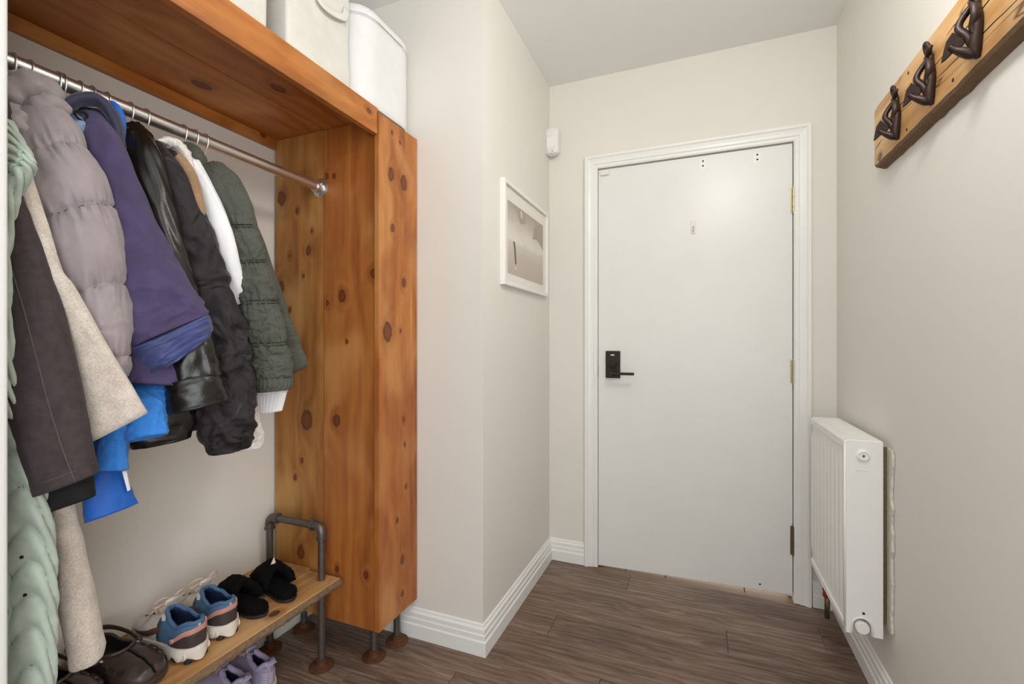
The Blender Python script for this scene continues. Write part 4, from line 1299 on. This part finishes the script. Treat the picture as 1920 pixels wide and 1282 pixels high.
S_ = [((-1.1200,0.9023,1.0460),(-1.0500,0.9658,1.0495),0.034), ((-1.1200,0.9007,1.0346),(-1.0500,0.9676,1.0360),0.036), ((-1.1200,0.9039,1.0198),(-1.0500,0.9658,1.0227),0.035), ((-1.1180,0.9121,1.0046),(-1.0530,0.9559,1.0102),0.031)]
skin('gathered_cuff', S_, F['olive'], g, 20, 120, lambda g_, v, p: .0016 * math.sin(g_ * 24 + 2 * math.sin(3 * g_)), .02)
T_ = [((-1.2400,0.8738,1.5997),(-1.2000,0.9067,1.6053),0.014), ((-1.2200,0.9218,1.4770),(-1.1800,0.9575,1.4816),0.016), ((-1.1800,0.9405,1.3262),(-1.1300,0.9774,1.3360),0.016), ((-1.1600,0.9585,1.2055),(-1.1000,0.9967,1.2215),0.016), ((-1.1500,0.9765,1.1138),(-1.0900,1.0296,1.1367),0.016), ((-1.1400,0.9915,1.0267),(-1.0800,1.0519,1.0731),0.014)]
skin('front_panel', T_, F['olive'], g, 50, 40, puffs([.2, .4, .6, .8], .005, .003, 20, 3, .002), .02)
C_ = [((-1.2600,0.7988,1.6446),(-1.2400,0.8132,1.6638),0.014), ((-1.2500,0.7952,1.6249),(-1.2200,0.8222,1.6543),0.022), ((-1.2300,0.7985,1.5983),(-1.2000,0.8255,1.6259),0.022), ((-1.2200,0.8166,1.5640),(-1.1900,0.8299,1.5924),0.016)]
skin('collar', C_, F['olive'], g, 30, 34, folds(.003, 1.5, 3, 1, 71), .01)
garment_body(g, .884, F['olive'], 1.05, -1.2, .011)

# ================================================================ pipe bench
bn = thing('pipe_bench', 'low reclaimed wood shoe bench on black pipe legs', 'bench', (-1.34, .86, 0))
BT = .305


def rough_board(x0, x1, y0, y1, z0, z1, name, seed, wob=.003):
    rs = []
    n = 60
    for i in range(n + 1):
        yy = y0 + (y1 - y0) * i / n
        a = wob * noise.noise((yy * 9, seed, 0))
        b = wob * noise.noise((yy * 9, seed + 4, 0)) + wob * .5 * noise.noise((yy * 30, seed, 3))
        e = .002 * noise.noise((yy * 14, seed, 8))
        rs.append([(x0 + a, yy, z0), (x1 + b, yy, z0), (x1 + b, yy, z1 - .003 + e), (x1 + b - .003, yy, z1 + e * .3), (x0 + a + .003, yy, z1), (x0 + a, yy, z1 - .003)])
    return MB().rings(rs).build(name, M['bench'], bn, 30)


rough_board(-1.526, -1.339, .405, 1.312, BT - .026, BT, 'bench_board', 1)
fb = rough_board(-1.333, -1.182, .405, 1.296, BT - .026, BT, 'bench_board', 2)
rs = []
for i in range(221):
    yy = .406 + (1.295 - .406) * i / 220
    ring = []
    for (dx, z) in ((0, BT - .001), (.006, BT - .005), (.010, BT - .012), (.009, BT - .019), (.004, BT - .026), (-.004, BT - .028), (-.004, BT - .004)):
        k = 0 if dx <= 0 else 1
        q = Vector((-1.181 + dx, yy, z))
        ring.append((q.x + k * (.004 * noise.noise(q * 40) + .003 * noise.noise(q * 130)), yy, q.z + k * .002 * noise.noise(q * 70 + Vector((5, 0, 0)))))
    rs.append(ring)
MB().rings(rs).build('bark_edge', M['bark'], fb, 50)
PYB = 1.262
for yy in (PYB, .47):
    for xx in (-1.234, -1.484):
        pipe_leg(xx, yy, BT - .026, bn)
        MB().lathe([(.0128, 0), (.017, .001), (.017, .020), (.0128, .021)], (xx, yy, BT - .075), (0, 0, 1), 24).build('pipe_coupling', M['pipe'], bn, 40)
# the looped handle at the far end
ht = .492
for xx in (-1.234, -1.484):
    MB().cyl((xx, PYB, BT - .002), (xx, PYB, ht - .03), .0125, 20).build('handle_post', M['pipe'], bn, 40)
    s_ = 1 if xx < -1.3 else -1
    el = MB()
    arc = [(xx, PYB, ht - .042), (xx, PYB, ht - .024)] + [(xx + s_ * (.024 - .024 * math.cos(a)), PYB, ht - .024 + .024 * math.sin(a)) for a in [PI / 2 * i / 8 for i in range(1, 9)]] + [(xx + s_ * .042, PYB, ht)]
    el.tube(arc, .0162, 20, up=(0, 1, 0))
    eo = el.build('pipe_elbow', M['pipe'], bn, 50)
    MB().lathe([(.0165, 0), (.0188, .001), (.0188, .007), (.0165, .008)], (xx, PYB, ht - .045), (0, 0, 1), 24).build('elbow_collar', M['pipe'], eo, 40)
    MB().lathe([(.0165, 0), (.0188, .001), (.0188, .007), (.0165, .008)], (xx + s_ * .037, PYB, ht), (s_, 0, 0), 24).build('elbow_collar', M['pipe'], eo, 40)
MB().cyl((-1.45, PYB, ht), (-1.268, PYB, ht), .0125, 20).build('handle_bar', M['pipe'], bn, 40)

# ================================================================ storage on the shelf
ST = 1.9415
M['canvas'] = fabric('white_canvas', '#d4d1ca', .8, .1, weave=700, bump=.2, var=.02)
M['canvas2'] = fabric('bright_white_canvas', '#dddede', .7, .1, weave=700, bump=.1, var=.01)


def soft_box(name, root, x0, x1, y0, y1, z0, z1, mat, r=.02, wob=.004, seed=0, rt=.01, tops=1):
    rs = []
    zs = [z0 + .001, z0 + .006] + [z0 + (z1 - z0) * k / 12 for k in range(1, 12)] + [z1 - rt, z1 - rt * .3, z1]
    for z in zs:
        ins = 0.0
        if z > z1 - rt:
            u = (z - (z1 - rt)) / rt
            ins = rt * (1 - math.sqrt(max(0, 1 - u * u)))
        if z < z0 + .004:
            ins = .004
        ring = []
        for (cx, cy, a0) in ((x1 - r, y0 + r, -90), (x1 - r, y1 - r, 0), (x0 + r, y1 - r, 90), (x0 + r, y0 + r, 180)):
            for k in range(7):
                a = math.radians(a0 + 15 * k)
                rr = r - ins
                q = Vector((cx + rr * math.cos(a), cy + rr * math.sin(a), z))
                ring.append(q)
            # intermediate points along the side
            nx = {-90: (x1, y1 - r, 0), 0: (x0 + r, y1, 90), 90: (x0, y0 + r, 180), 180: (x1 - r, y0, 270)}[a0]
        rs.append(ring)
    # densify sides
    out = []
    for ring in rs:
        n = len(ring)
        dense = []
        for i in range(n):
            p, q = ring[i], ring[(i + 1) % n]
            m = 8 if (q - p).length > .05 else 1
            for k in range(m):
                v = p.lerp(q, k / m)
                nn = Vector((v.x - (x0 + x1) / 2, v.y - (y0 + y1) / 2, 0)).normalized()
                w = wob * noise.noise(Vector((v.x * 9, v.y * 9, v.z * 7 + seed)))
                dense.append(v - nn * abs(w) * 1.5)
        out.append(dense)
    return MB().rings(out).build(name, mat, root, 40)


bL = thing('fabric_bin', 'off white fabric bin at the near end of the shelf, mostly cut off', 'bin', (-1.25, .67, ST), 'bins on the closet shelf')
soft_box('fabric_body', bL, -1.44, -1.062, .43, .904, ST, 2.27, M['canvas'], .018, .005, 1)
MB().tube(smooth_path([(-1.06, .60, 2.20), (-1.045, .63, 2.155), (-1.045, .70, 2.155), (-1.06, .73, 2.20)], 20), .010, 8, .3, up=(1, 0, 0)).build('strap_handle', M['canvas'], bL, True)
bM_ = thing('fabric_bin', 'off white canvas bin with a strap handle in the middle of the shelf', 'bin', (-1.25, 1.08, ST), 'bins on the closet shelf')
soft_box('fabric_body', bM_, -1.44, -1.055, .955, 1.206, ST, 2.262, M['canvas'], .012, .005, 2, .006)
MB().tube(smooth_path([(-1.0520,1.0529,2.1865), (-1.0460,1.0676,2.1570), (-1.0430,1.1077,2.1541), (-1.0440,1.1617,2.1731), (-1.0520,1.1827,2.2129)], 30), .0125, 10, .18, up=(1, 0, 0)).build('strap_handle', M['canvas'], bM_, True)
MB().tube(smooth_path([(-1.0500,1.1756,2.1803), (-1.0490,1.1769,2.1672), (-1.0500,1.1804,2.1560)], 6), .0012, 6).build('loose_thread', M['canvas'], bM_)
MB().box((-1.43, .962, 2.262), (-1.06, 1.2, 2.266)).build('lid', M['canvas'], bM_, bevel=.002)
bR = thing('laundry_hamper', 'white rounded hamper with a lidded rim above the closet end', 'hamper', (-1.25, 1.36, ST), 'bins on the closet shelf')
soft_box('hamper_body', bR, -1.42, -1.026, 1.214, 1.533, ST + .004, 2.235, M['canvas2'], .085, .001, 3, .002)
soft_box('lid', bR, -1.4205, -1.0245, 1.2135, 1.534, 2.2365, 2.285, M['canvas2'], .087, .0, 4, .035)

# ================================================================ footwear
def tf(o, ang):
    ca, sa = math.cos(ang), math.sin(ang)
    o = Vector(o)
    return lambda l, w, z: o + Vector((ca * l - sa * w, sa * l + ca * w, z))


def hwid(l, Ln, wid):
    """half width of the plan outline at distance l from the heel"""
    k = l / Ln
    if k < .2:
        b = .80 * math.sqrt(max(0.0, 1 - ((.2 - k) / .2) ** 2))
    elif k < .72:
        u = (k - .2) / .52
        b = .80 + .20 * (u * u * (3 - 2 * u)) - .05 * math.sin(PI * u)
    else:
        b = 1.0 * math.sqrt(max(0.0, 1 - ((k - .72) / .28) ** 2.3))
    return max(.0012, wid * b)


def upper(T, Ln, wid, zs, hfun, ofun, thick=.006):
    """shoe shell with a hollow: hfun(k) = rim height, ofun(k) = half opening as a share of the half width"""
    rs = []
    N = 56
    for i in range(N + 1):
        k = i / N
        k = .5 - .5 * math.cos(PI * k)
        l = Ln * k
        hw = hwid(l, Ln, wid)
        h = hfun(k)
        ow = max(.0006, min(hw - .004, hw * ofun(k))) if hw > .006 else .0004
        ih = max(zs + .004, h - .004)
        iw = max(.0004, hw - thick * 1.3) if hw > .012 else .0003
        iw = max(iw, ow) if hw > .012 else iw
        P = []
        for (w, z) in ((.0, zs - .004), (.95 * hw, zs - .003), (1.0 * hw, zs + (h - zs) * .18), (1.0 * hw, zs + (h - zs) * .42), (hw * .9 + ow * .1, zs + (h - zs) * .66), (hw * .60 + ow * .40, zs + (h - zs) * .88), (min(hw, ow + .0035), h)):
            P.append((w, z))
        inn = [(ow, h - .0025), ((ow + iw) / 2, zs + (ih - zs) * .75), (iw * .96, zs + (ih - zs) * .40), (iw * .8, zs + .003)]
        full = P + inn + [(0.0, zs + .002)]
        ring = [T(l, w, z) for w, z in full] + [T(l, -w, z) for w, z in reversed(full[1:-1])]
        rs.append(ring)
    return MB().rings(rs)


INN = lambda i: 6 <= i % 22 <= 15      # faces of the hollow inside


def outer(T, Ln, wid, zs, hfun, ofun, l, side, v, lift=.001):
    k = l / Ln
    hw = hwid(l, Ln, wid)
    h = hfun(k)
    ow = hw * ofun(k)
    tab = [(0, .95 * hw), (.18, hw), (.42, hw), (.66, hw * .9 + ow * .1), (.88, hw * .6 + ow * .4), (1, ow + .0035)]
    for (a, wa), (b, wb_) in zip(tab, tab[1:]):
        if v <= b:
            w = wa + (wb_ - wa) * (v - a) / (b - a)
            break
    return T(l, side * (w + lift), zs + (h - zs) * v)


def sole(T, Ln, wid, z0, z1, scallop=0.0, nsc=7, grow=.004):
    rs = []
    N = 72
    for i in range(N + 1):
        k = .5 - .5 * math.cos(PI * i / N)
        l = -grow + (Ln + 2 * grow) * k
        hw = hwid(Ln * k, Ln, wid) + grow * min(1, 8 * min(k, 1 - k))
        zb = z0 + scallop * abs(math.sin(PI * k * nsc)) if scallop else z0
        zb += .012 * max(0, (k - .8) / .2) ** 2
        rs.append([T(l, a * hw, z) for a, z in ((-.9, zb), (-1, zb + .003), (-1.04, (zb + z1) / 2), (-.99, z1), (-.6, z1 + .001), (.6, z1 + .001), (.99, z1), (1.04, (zb + z1) / 2), (1, zb + .003), (.9, zb))])
    return MB().rings(rs)


def lerp_tab(tab):
    def f(k):
        for (a, x), (b, y) in zip(tab, tab[1:]):
            if k <= b:
                u = (k - a) / max(b - a, 1e-6)
                u = u * u * (3 - 2 * u)
                return x + (y - x) * u
        return tab[-1][1]
    return f


SM = dict(
    white=plain('sneaker_white_mesh', '#cfc6c0', .7, var=.08, vs=60, bump=.3, bs=300),
    midsole=plain('sneaker_white_foam', '#dad2c8', .55, var=.06, vs=50, bump=.1),
    blue=plain('sneaker_blue_neoprene', '#476a8b', .7, var=.1, vs=40, bump=.2, bs=400),
    inner=plain('sneaker_navy_lining', '#22305e', .85, var=.2, vs=60),
    brown=plain('sneaker_brown_counter', '#3b302e', .6, var=.1, vs=60, bump=.2, bs=400),
    swoosh=plain('sneaker_brown_swoosh', '#5d3a33', .5),
    pink=plain('sneaker_pink_strap', '#c08a7c', .5, var=.05),
    lug=plain('sneaker_black_rubber', '#1f1c1c', .7),
    lace=plain('sneaker_beige_lace', '#c9b3a1', .8, var=.1, vs=80),
    clog=plain('dark_brown_foam_clog', '#3d302b', .38, var=.12, vs=30),
    clogin=plain('clog_footbed', '#1b1716', .8),
    lilac=plain('lilac_knit', '#9a91ae', .6, var=.08, vs=40, bump=.25, bs=350),
    lilac2=plain('lilac_padded_collar', '#aaa2c0', .65, var=.06, vs=40),
    lilacin=plain('shadow_navy_lining', '#2a2c4a', .85),
    fur=plain('black_plush', '#0c0b0c', .95, var=.3, vs=200, bump=.8, bs=350, spec=.15),
    tag=plain('slipper_tag', '#dfc9ae', .6),
)


def rim_tube(T, Ln, wid, hfun, ofun, k0, k1, rad, mat, root, name='padded_collar', dz=0.0):
    pts = []
    ks = [k0 + (k1 - k0) * (.5 - .5 * math.cos(PI * i / 20)) for i in range(21)]
    for k in ks:
        hw = hwid(Ln * k, Ln, wid)
        pts.append(T(Ln * k, min(hw - .002, hw * ofun(k) + .002), hfun(k) + dz))
    for k in reversed(ks):
        hw = hwid(Ln * k, Ln, wid)
        pts.append(T(Ln * k, -min(hw - .002, hw * ofun(k) + .002), hfun(k) + dz))
    return MB().tube(pts, rad, 10, loop=True).build(name, mat, root, True)


def sneaker(o, ang, label):
    s = thing('sneaker', label, 'shoe', o, 'white and blue sneakers on the bench')
    T = tf(o, ang)
    Ln, wid, zs = .262, .046, .036
    hf = lerp_tab([(0, .098), (.06, .100), (.2, .086), (.34, .098), (.46, .110), (.58, .098), (.75, .074), (.92, .058), (1, .044)])
    of = lerp_tab([(0, .3), (.04, .55), (.15, .72), (.30, .68), (.42, .40), (.47, .02), (1, .02)])
    up = upper(T, Ln, wid, zs, hf, of).build('upper', SM['white'], s, True, mat2=SM['inner'], sel=INN)
    A = (T, Ln, wid, zs, hf, of)

    def patch(ls, v0, v1, name, mat, lift=.0014, n=6, sides=(1, -1), par=s):
        """band that follows the outer skin from one flank round the heel to the other"""
        path = []
        if len(sides) == 2:
            path = [(l, 1) for l in reversed(ls)] + [(l, -1) for l in ls]
        else:
            path = [(l, sides[0]) for l in ls]
        rs = []
        m = len(path)
        for j, (l, sd) in enumerate(path):
            a = v0(l / Ln, sd) if callable(v0) else v0
            b = v1(l / Ln, sd) if callable(v1) else v1
            rs.append([outer(*A, l, sd, a + (b - a) * q / n, lift) + (T(-lift, 0, 0) - T(0, 0, 0) if l < .012 else Vector()) for q in range(n + 1)] + [outer(*A, l, sd, a + (b - a) * q / n, lift - .003) for q in reversed(range(n + 1))])
        return MB().rings(rs).build(name, mat, par, True)
    hl = [.0012, .003, .006, .010, .016, .023, .032, .042, .054, .068, .084, .10]
    patch(hl + [.118], .0, 1.0, 'ankle_panel', SM['blue'], .0010)
    patch(hl[:10], .02, lambda k, sd: .62 - 1.2 * k * k * 4, 'heel_counter', SM['brown'], .0020)
    st = patch(hl[:9], lambda k, sd: .66 - k * (1.7 if sd > 0 else -.9), lambda k, sd: .87 - k * (1.7 if sd > 0 else -.5), 'heel_strap', SM['pink'], .0042)
    # stitched white lettering strokes on the strap
    for j, l in enumerate((.004, .011, .018, .025)):
        vv = .77 + .7 * l / Ln
        q = outer(*A, l, -1, vv, .0046)
        q2 = outer(*A, l + .004, -1, vv + .07, .0046)
        q3 = outer(*A, l + .004, -1, vv - .07, .0046)
        MB().tube([q2, q, q3], .0014, 6).build('strap_lettering', SM['midsole'], st, True)
    q = outer(*A, .048, 1, .45, .0035)
    q2 = outer(*A, .048, 1, .45, .0085)
    MB().cyl(q, q2, .006, 16).build('strap_stud', SM['pink'], st, 40)
    for sd in (1, -1):
        rs = []
        tab = [(.205, .50, .005), (.19, .40, .05), (.17, .30, .10), (.15, .30, .13), (.13, .38, .12), (.11, .50, .09), (.092, .66, .02)]
        for l, v, w in tab:
            rs.append([outer(*A, l, sd, v - w, .0022), outer(*A, l, sd, v + w, .0022), outer(*A, l, sd, v + w, -.001), outer(*A, l, sd, v - w, -.001)])
        MB().rings(rs).build('swoosh_overlay', SM['swoosh'], s, True)
    rim_tube(T, Ln, wid, hf, of, .02, .45, .0055, SM['blue'], s)
    ins = []
    for i in range(15):
        k = .05 + .40 * i / 14
        hw = hwid(Ln * k, Ln, wid) - .010
        ins.append([T(Ln * k, a * hw, zs + .010 + .002 * abs(a)) for a in (-1, -.5, 0, .5, 1)] + [T(Ln * k, a * hw, zs + .004) for a in (1, 0, -1)])
    MB().rings(ins).build('insole', SM['inner'], s, True)
    # padded blue tongue
    tg_ = []
    for i in range(12):
        k = .60 - .17 * i / 11
        z = hf(k) + .002 + .026 * max(0, (i - 5) / 6) ** 1.5
        w = .016 + .005 * i / 11
        tg_.append([T(Ln * k, w * math.cos(a), z + .005 * math.sin(a)) for a in [2 * PI * j / 14 for j in range(14)]])
    MB().rings(tg_).build('tongue', SM['white'], s, True)
    for j in range(6):
        k = .47 + .045 * j
        z = hf(k) + .0085 + (.014 if j == 0 else 0)
        w = .019 - .0008 * j
        d = .008 * (1 if j % 2 else -1)
        MB().tube(smooth_path([T(Ln * k - d, -w, z - .007), T(Ln * k - d * .3, -w * .4, z), T(Ln * k + d * .3, w * .4, z), T(Ln * k + d, w, z - .007)], 12), .0024, 7, 1.6).build('lace', SM['lace'], s, True)
    for sg in (1, -1):
        MB().tube(smooth_path([T(Ln * .47, 0, .132), T(Ln * .45, sg * .02, .146), T(Ln * .50, sg * .040, .135), T(Ln * .52, sg * .032, .120), T(Ln * .48, sg * .006, .129)], 22), .0023, 7).build('lace_bow', SM['lace'], s, True)
    so = sole(T, Ln, wid, .004, .040, .011, 8, .006).build('midsole', SM['midsole'], s, 50)
    for j in range(8):
        k = (j + .5) / 8
        hw = hwid(Ln * k, Ln, wid)
        for sg in (1, -1):
            MB().lathe([(.010, 0), (.0115, .006), (.009, .016), (0, .018)], T(Ln * k, sg * hw * .72, .0002), (0, 0, 1), 12).build('outsole_lug', SM['lug'], so, 50)
    for j, lz in enumerate((.018, .045)):
        for sg in (1, -1):
            q = T(lz, sg * (hwid(lz, Ln, wid) + .0035), .020)
            qd = (T(lz, sg * 2, .02) - T(lz, 0, .02)).normalized()
            MB().tube([q - qd * .004, q + qd * .0022], .0085, 16, 1.3, up=(0, 0, 1)).build('sole_pod', SM['lug'] if j else SM['midsole'], so, 50)
    return s


sneaker((-1.222, .824, BT + .0005), math.radians(178), 'white and blue sneaker with pink heel strap next to the brown clogs')
sneaker((-1.235, .921, BT + .0005), math.radians(175), 'white and blue sneaker with pink heel strap next to the black slippers')


def clog(o, ang, label):
    s = thing('foam_clog', label, 'shoe', o, 'brown clogs on the bench')
    T = tf(o, ang)
    Ln, wid, zs = .265, .053, .018
    hf = lerp_tab([(0, .060), (.12, .062), (.3, .055), (.42, .056), (.55, .068), (.66, .070), (.82, .062), (.94, .050), (1, .036)])
    of = lerp_tab([(0, .4), (.04, .78), (.2, .88), (.42, .84), (.54, .58), (.62, .02), (1, .02)])
    upper(T, Ln, wid, zs, hf, of, .005).build('upper', SM['clog'], s, True, mat2=SM['clogin'], sel=INN)
    rim_tube(T, Ln, wid, hf, of, .02, .60, .0042, SM['clog'], s, 'rolled_rim')
    sole(T, Ln, wid, .0, .024, 0, 1, .004).build('sole', SM['clog'], s, 50)
    ins = []
    for i in range(15):
        k = .05 + .46 * i / 14
        hw = hwid(Ln * k, Ln, wid) - .009
        ins.append([T(Ln * k, a * hw, zs + .008 + .002 * abs(a)) for a in (-1, -.5, 0, .5, 1)] + [T(Ln * k, a * hw, zs + .003) for a in (1, 0, -1)])
    MB().rings(ins).build('footbed', SM['clogin'], s, True)
    A = (T, Ln, wid, zs, hf, of)
    for sd in (1, -1):
        for (k, v, r) in ((.58, .58, .012), (.70, .66, .009), (.80, .70, .007)):
            q = outer(*A, Ln * k, sd, v, .0)
            e1 = (outer(*A, Ln * k, sd, v + .05, 0) - q).normalized()
            e2 = (outer(*A, Ln * (k + .02), sd, v, 0) - q).normalized()
            nn = e1.cross(e2).normalized()
            if nn.z < 0:
                nn = -nn
            for nm, rr, h_, mt in (('vent_rim', r * 1.18, .0022, 'clog'), ('vent_hole', r, .0030, 'clogin')):
                ring0 = [q - nn * .003 + (e2 * math.cos(a) * 1.3 + e1 * math.sin(a) * .8) * rr for a in [2 * PI * j / 18 for j in range(18)]]
                MB().rings([ring0, [p + nn * (.003 + h_) for p in ring0]]).build(nm, SM[mt], s, 50)
    # strap folded forward and the white print beside it
    pts = [T(Ln * .50, wid * .92, .060), T(Ln * .30, wid * 1.05, .066), T(Ln * .06, wid * .85, .072), T(-.006, 0, .074), T(Ln * .06, -wid * .85, .072), T(Ln * .30, -wid * 1.05, .066), T(Ln * .50, -wid * .92, .060)]
    MB().tube(smooth_path(pts, 40), .0075, 10, .35, up=(0, 1, .2)).build('heel_strap', SM['clog'], s, True)
    for sd in (1, -1):
        q = T(Ln * .50, sd * wid * .93, .061)
        MB().ball(q, (.007, .007, .007), 14, 8).build('strap_rivet', SM['clog'], s, True)
        for j in range(3):
            a = outer(*A, Ln * (.52 + .012 * j), sd, .86, .0016)
            b = outer(*A, Ln * (.49 + .012 * j), sd, .93, .0016)
            MB().tube([a, b], .0012, 6).build('printed_mark', SM['midsole'], s, True)
    return s


clog((-1.488, .700, BT + .0005), math.radians(4), 'dark brown foam clog beside the white sneakers')
clog((-1.500, .578, BT + .0005), math.radians(5), 'dark brown foam clog under the cream coat sleeve, farther from the sneakers')


def runner(o, ang, label):
    s = thing('running_shoe', label, 'shoe', o, 'lilac running shoes under the bench')
    T = tf(o, ang)
    Ln, wid, zs = .235, .0375, .024
    hf = lerp_tab([(0, .096), (.05, .098), (.18, .078), (.32, .086), (.44, .098), (.58, .088), (.78, .066), (.93, .050), (1, .036)])
    of = lerp_tab([(0, .3), (.04, .5), (.15, .70), (.30, .66), (.42, .38), (.47, .02), (1, .02)])
    upper(T, Ln, wid, zs, hf, of).build('upper', SM['lilac'], s, True, mat2=SM['lilacin'], sel=INN)
    rim_tube(T, Ln, wid, hf, of, .02, .45, .0085, SM['lilac2'], s)
    ins = []
    for i in range(15):
        k = .05 + .40 * i / 14
        hw = hwid(Ln * k, Ln, wid) - .009
        ins.append([T(Ln * k, a * hw, zs + .012) for a in (-1, -.5, 0, .5, 1)] + [T(Ln * k, a * hw, zs + .004) for a in (1, 0, -1)])
    MB().rings(ins).build('insole', SM['lilacin'], s, True)
    sole(T, Ln, wid, .0, .028, .003, 11, .006).build('sole', SM['midsole'], s, 50)
    # pointed heel tab
    tb_ = []
    for i in range(9):
        u = i / 8
        w = .016 * (1 - u) + .003
        tb_.append([T(-.003 - .010 * u * u, a * w, .092 + .022 * u + .003 * math.cos(a * 1.5)) for a in (-1, -.5, 0, .5, 1)] + [T(.003 - .008 * u * u, a * w, .092 + .022 * u) for a in (1, .5, 0, -.5, -1)])
    MB().rings(tb_).build('heel_tab', SM['lilac2'], s, True)
    for j in range(5):
        A = (T, Ln, wid, zs, hf, of)
        q = [outer(*A, .012 + .004 * j, sd, .35 + .09 * j, .0015) for sd in (1,)]
        l = .006 + .002 * j
        MB().tube([outer(*A, .020, -1, .25 + .1 * j, .001), outer(*A, .008, -1, .22 + .1 * j, .001), T(-.0015, 0, zs + (hf(0) - zs) * (.20 + .1 * j)), outer(*A, .008, 1, .22 + .1 * j, .001), outer(*A, .020, 1, .25 + .1 * j, .001)], .0011, 6).build('reflective_stripe', SM['midsole'], s, True)
    tg_ = []
    for i in range(12):
        k = .60 - .17 * i / 11
        z = hf(k) + .002 + .022 * max(0, (i - 5) / 6) ** 1.5
        w = .015 + .005 * i / 11
        tg_.append([T(Ln * k, w * math.cos(a), z + .005 * math.sin(a)) for a in [2 * PI * j / 14 for j in range(14)]])
    MB().rings(tg_).build('tongue', SM['lilac2'], s, True)
    for j in range(6):
        k = .47 + .045 * j
        z = hf(k) + .007 + (.012 if j == 0 else 0)
        w = .018 - .0008 * j
        d = .008 * (1 if j % 2 else -1)
        MB().tube(smooth_path([T(Ln * k - d, -w, z - .006), T(Ln * k - d * .3, -w * .4, z), T(Ln * k + d * .3, w * .4, z), T(Ln * k + d, w, z - .006)], 12), .0022, 7, 1.5).build('lace', SM['lace'], s, True)
    return s


runner((-1.300, 1.022, .0005), math.radians(177), 'lilac running shoe on the floor under the bench, nearer the frame edge')
runner((-1.288, 1.102, .0005), math.radians(174), 'lilac running shoe on the floor under the bench, next to the front pipe leg')


def slipper(o, ang, label, tilt=0.0):
    s = thing('plush_slipper', label, 'slipper', o, 'black plush slippers on the bench')
    T = tf(o, ang)
    Ln, wid = .232, .041

    def fz(q, a=.004):
        q = Vector(q)
        return q + Vector((noise.noise(q * 120), noise.noise(q * 120 + Vector((7, 3, 1))), noise.noise(q * 120 + Vector((2, 9, 5))))) * a + Vector((noise.noise(q * 300), noise.noise(q * 300 + Vector((4, 4, 1))), 0)) * a * .5
    rs = []
    for i in range(61):
        k = .5 - .5 * math.cos(PI * i / 60)
        hw = hwid(Ln * k, Ln, wid)
        ring = []
        for j in range(26):
            a = 2 * PI * j / 26
            z = .020 + .017 * math.sin(a) * (1 if math.sin(a) > 0 else .9)
            p = T(Ln * k, hw * math.cos(a), z)
            ring.append(fz(p) if z > .012 else p)
        rs.append(ring)
    MB().rings(rs).build('plush_footbed', SM['fur'], s, True)
    sole(T, Ln, wid * .96, .0, .010, 0, 1, .001).build('sole', SM['lug'], s, 50)
    for (ka, kb) in ((.40, .74), (.74, .44)):
        P_ = smooth_path([T(Ln * ka, -wid * 1.0, .018), T(Ln * (ka * .8 + kb * .2), -wid * .85, .052), T(Ln * (ka + kb) / 2, 0, .080), T(Ln * (ka * .2 + kb * .8), wid * .85, .052), T(Ln * kb, wid * 1.0, .018)], 34)
        rs = []
        for i, p in enumerate(P_):
            t_ = (P_[min(33, i + 1)] - P_[max(0, i - 1)]).normalized()
            u = Vector(T(1, 0, 0) - T(0, 0, 0))
            u = (u - t_ * u.dot(t_)).normalized()
            w = t_.cross(u)
            rs.append([fz(p + u * math.cos(a) * .031 + w * math.sin(a) * .014, .005) for a in [2 * PI * j / 26 for j in range(26)]])
        MB().rings(rs).build('plush_band', SM['fur'], s, True)
    return s, T


slipper((-1.228, 1.026, BT + .0005), math.radians(176), 'black plush slipper beside the sneakers, lying nearer the bench edge')
s_, T_s = slipper((-1.218, 1.118, BT + .0005), math.radians(164), 'black plush slipper with a small tag, next to the pipe handle')
q = T_s(.115, .004, .092)
MB().prism([q + Vector((0, -.012, .0)), q + Vector((.004, .006, -.002)), q + Vector((.012, .022, -.014)), q + Vector((.003, .004, .002)), q + Vector((-.004, .004, .018))], (.0012, 0, .0012)).build('tag', SM['tag'], s_)

# ================================================================ ceiling lamp (above the frame) and the body of the added fill lamp
for (lx_, ly_), lb in zip(LAMPS, ('round white ceiling lamp between the closet and the entrance door', 'added round white fill lamp in the hall behind the viewer')):
    lm = thing('ceiling_lamp', lb, 'lamp', (lx_, ly_, ZC))
    MB().lathe([(.08, 0), (.08, -.02), (.06, -.03), (0, -.03)], (lx_, ly_, ZC), (0, 0, 1), 36).build('lamp_base', M['trim'], lm, 40)
    MB().cyl((lx_, ly_, ZC - .03), (lx_, ly_, 2.325), .012, 16).build('lamp_stem', M['trim'], lm, 40)
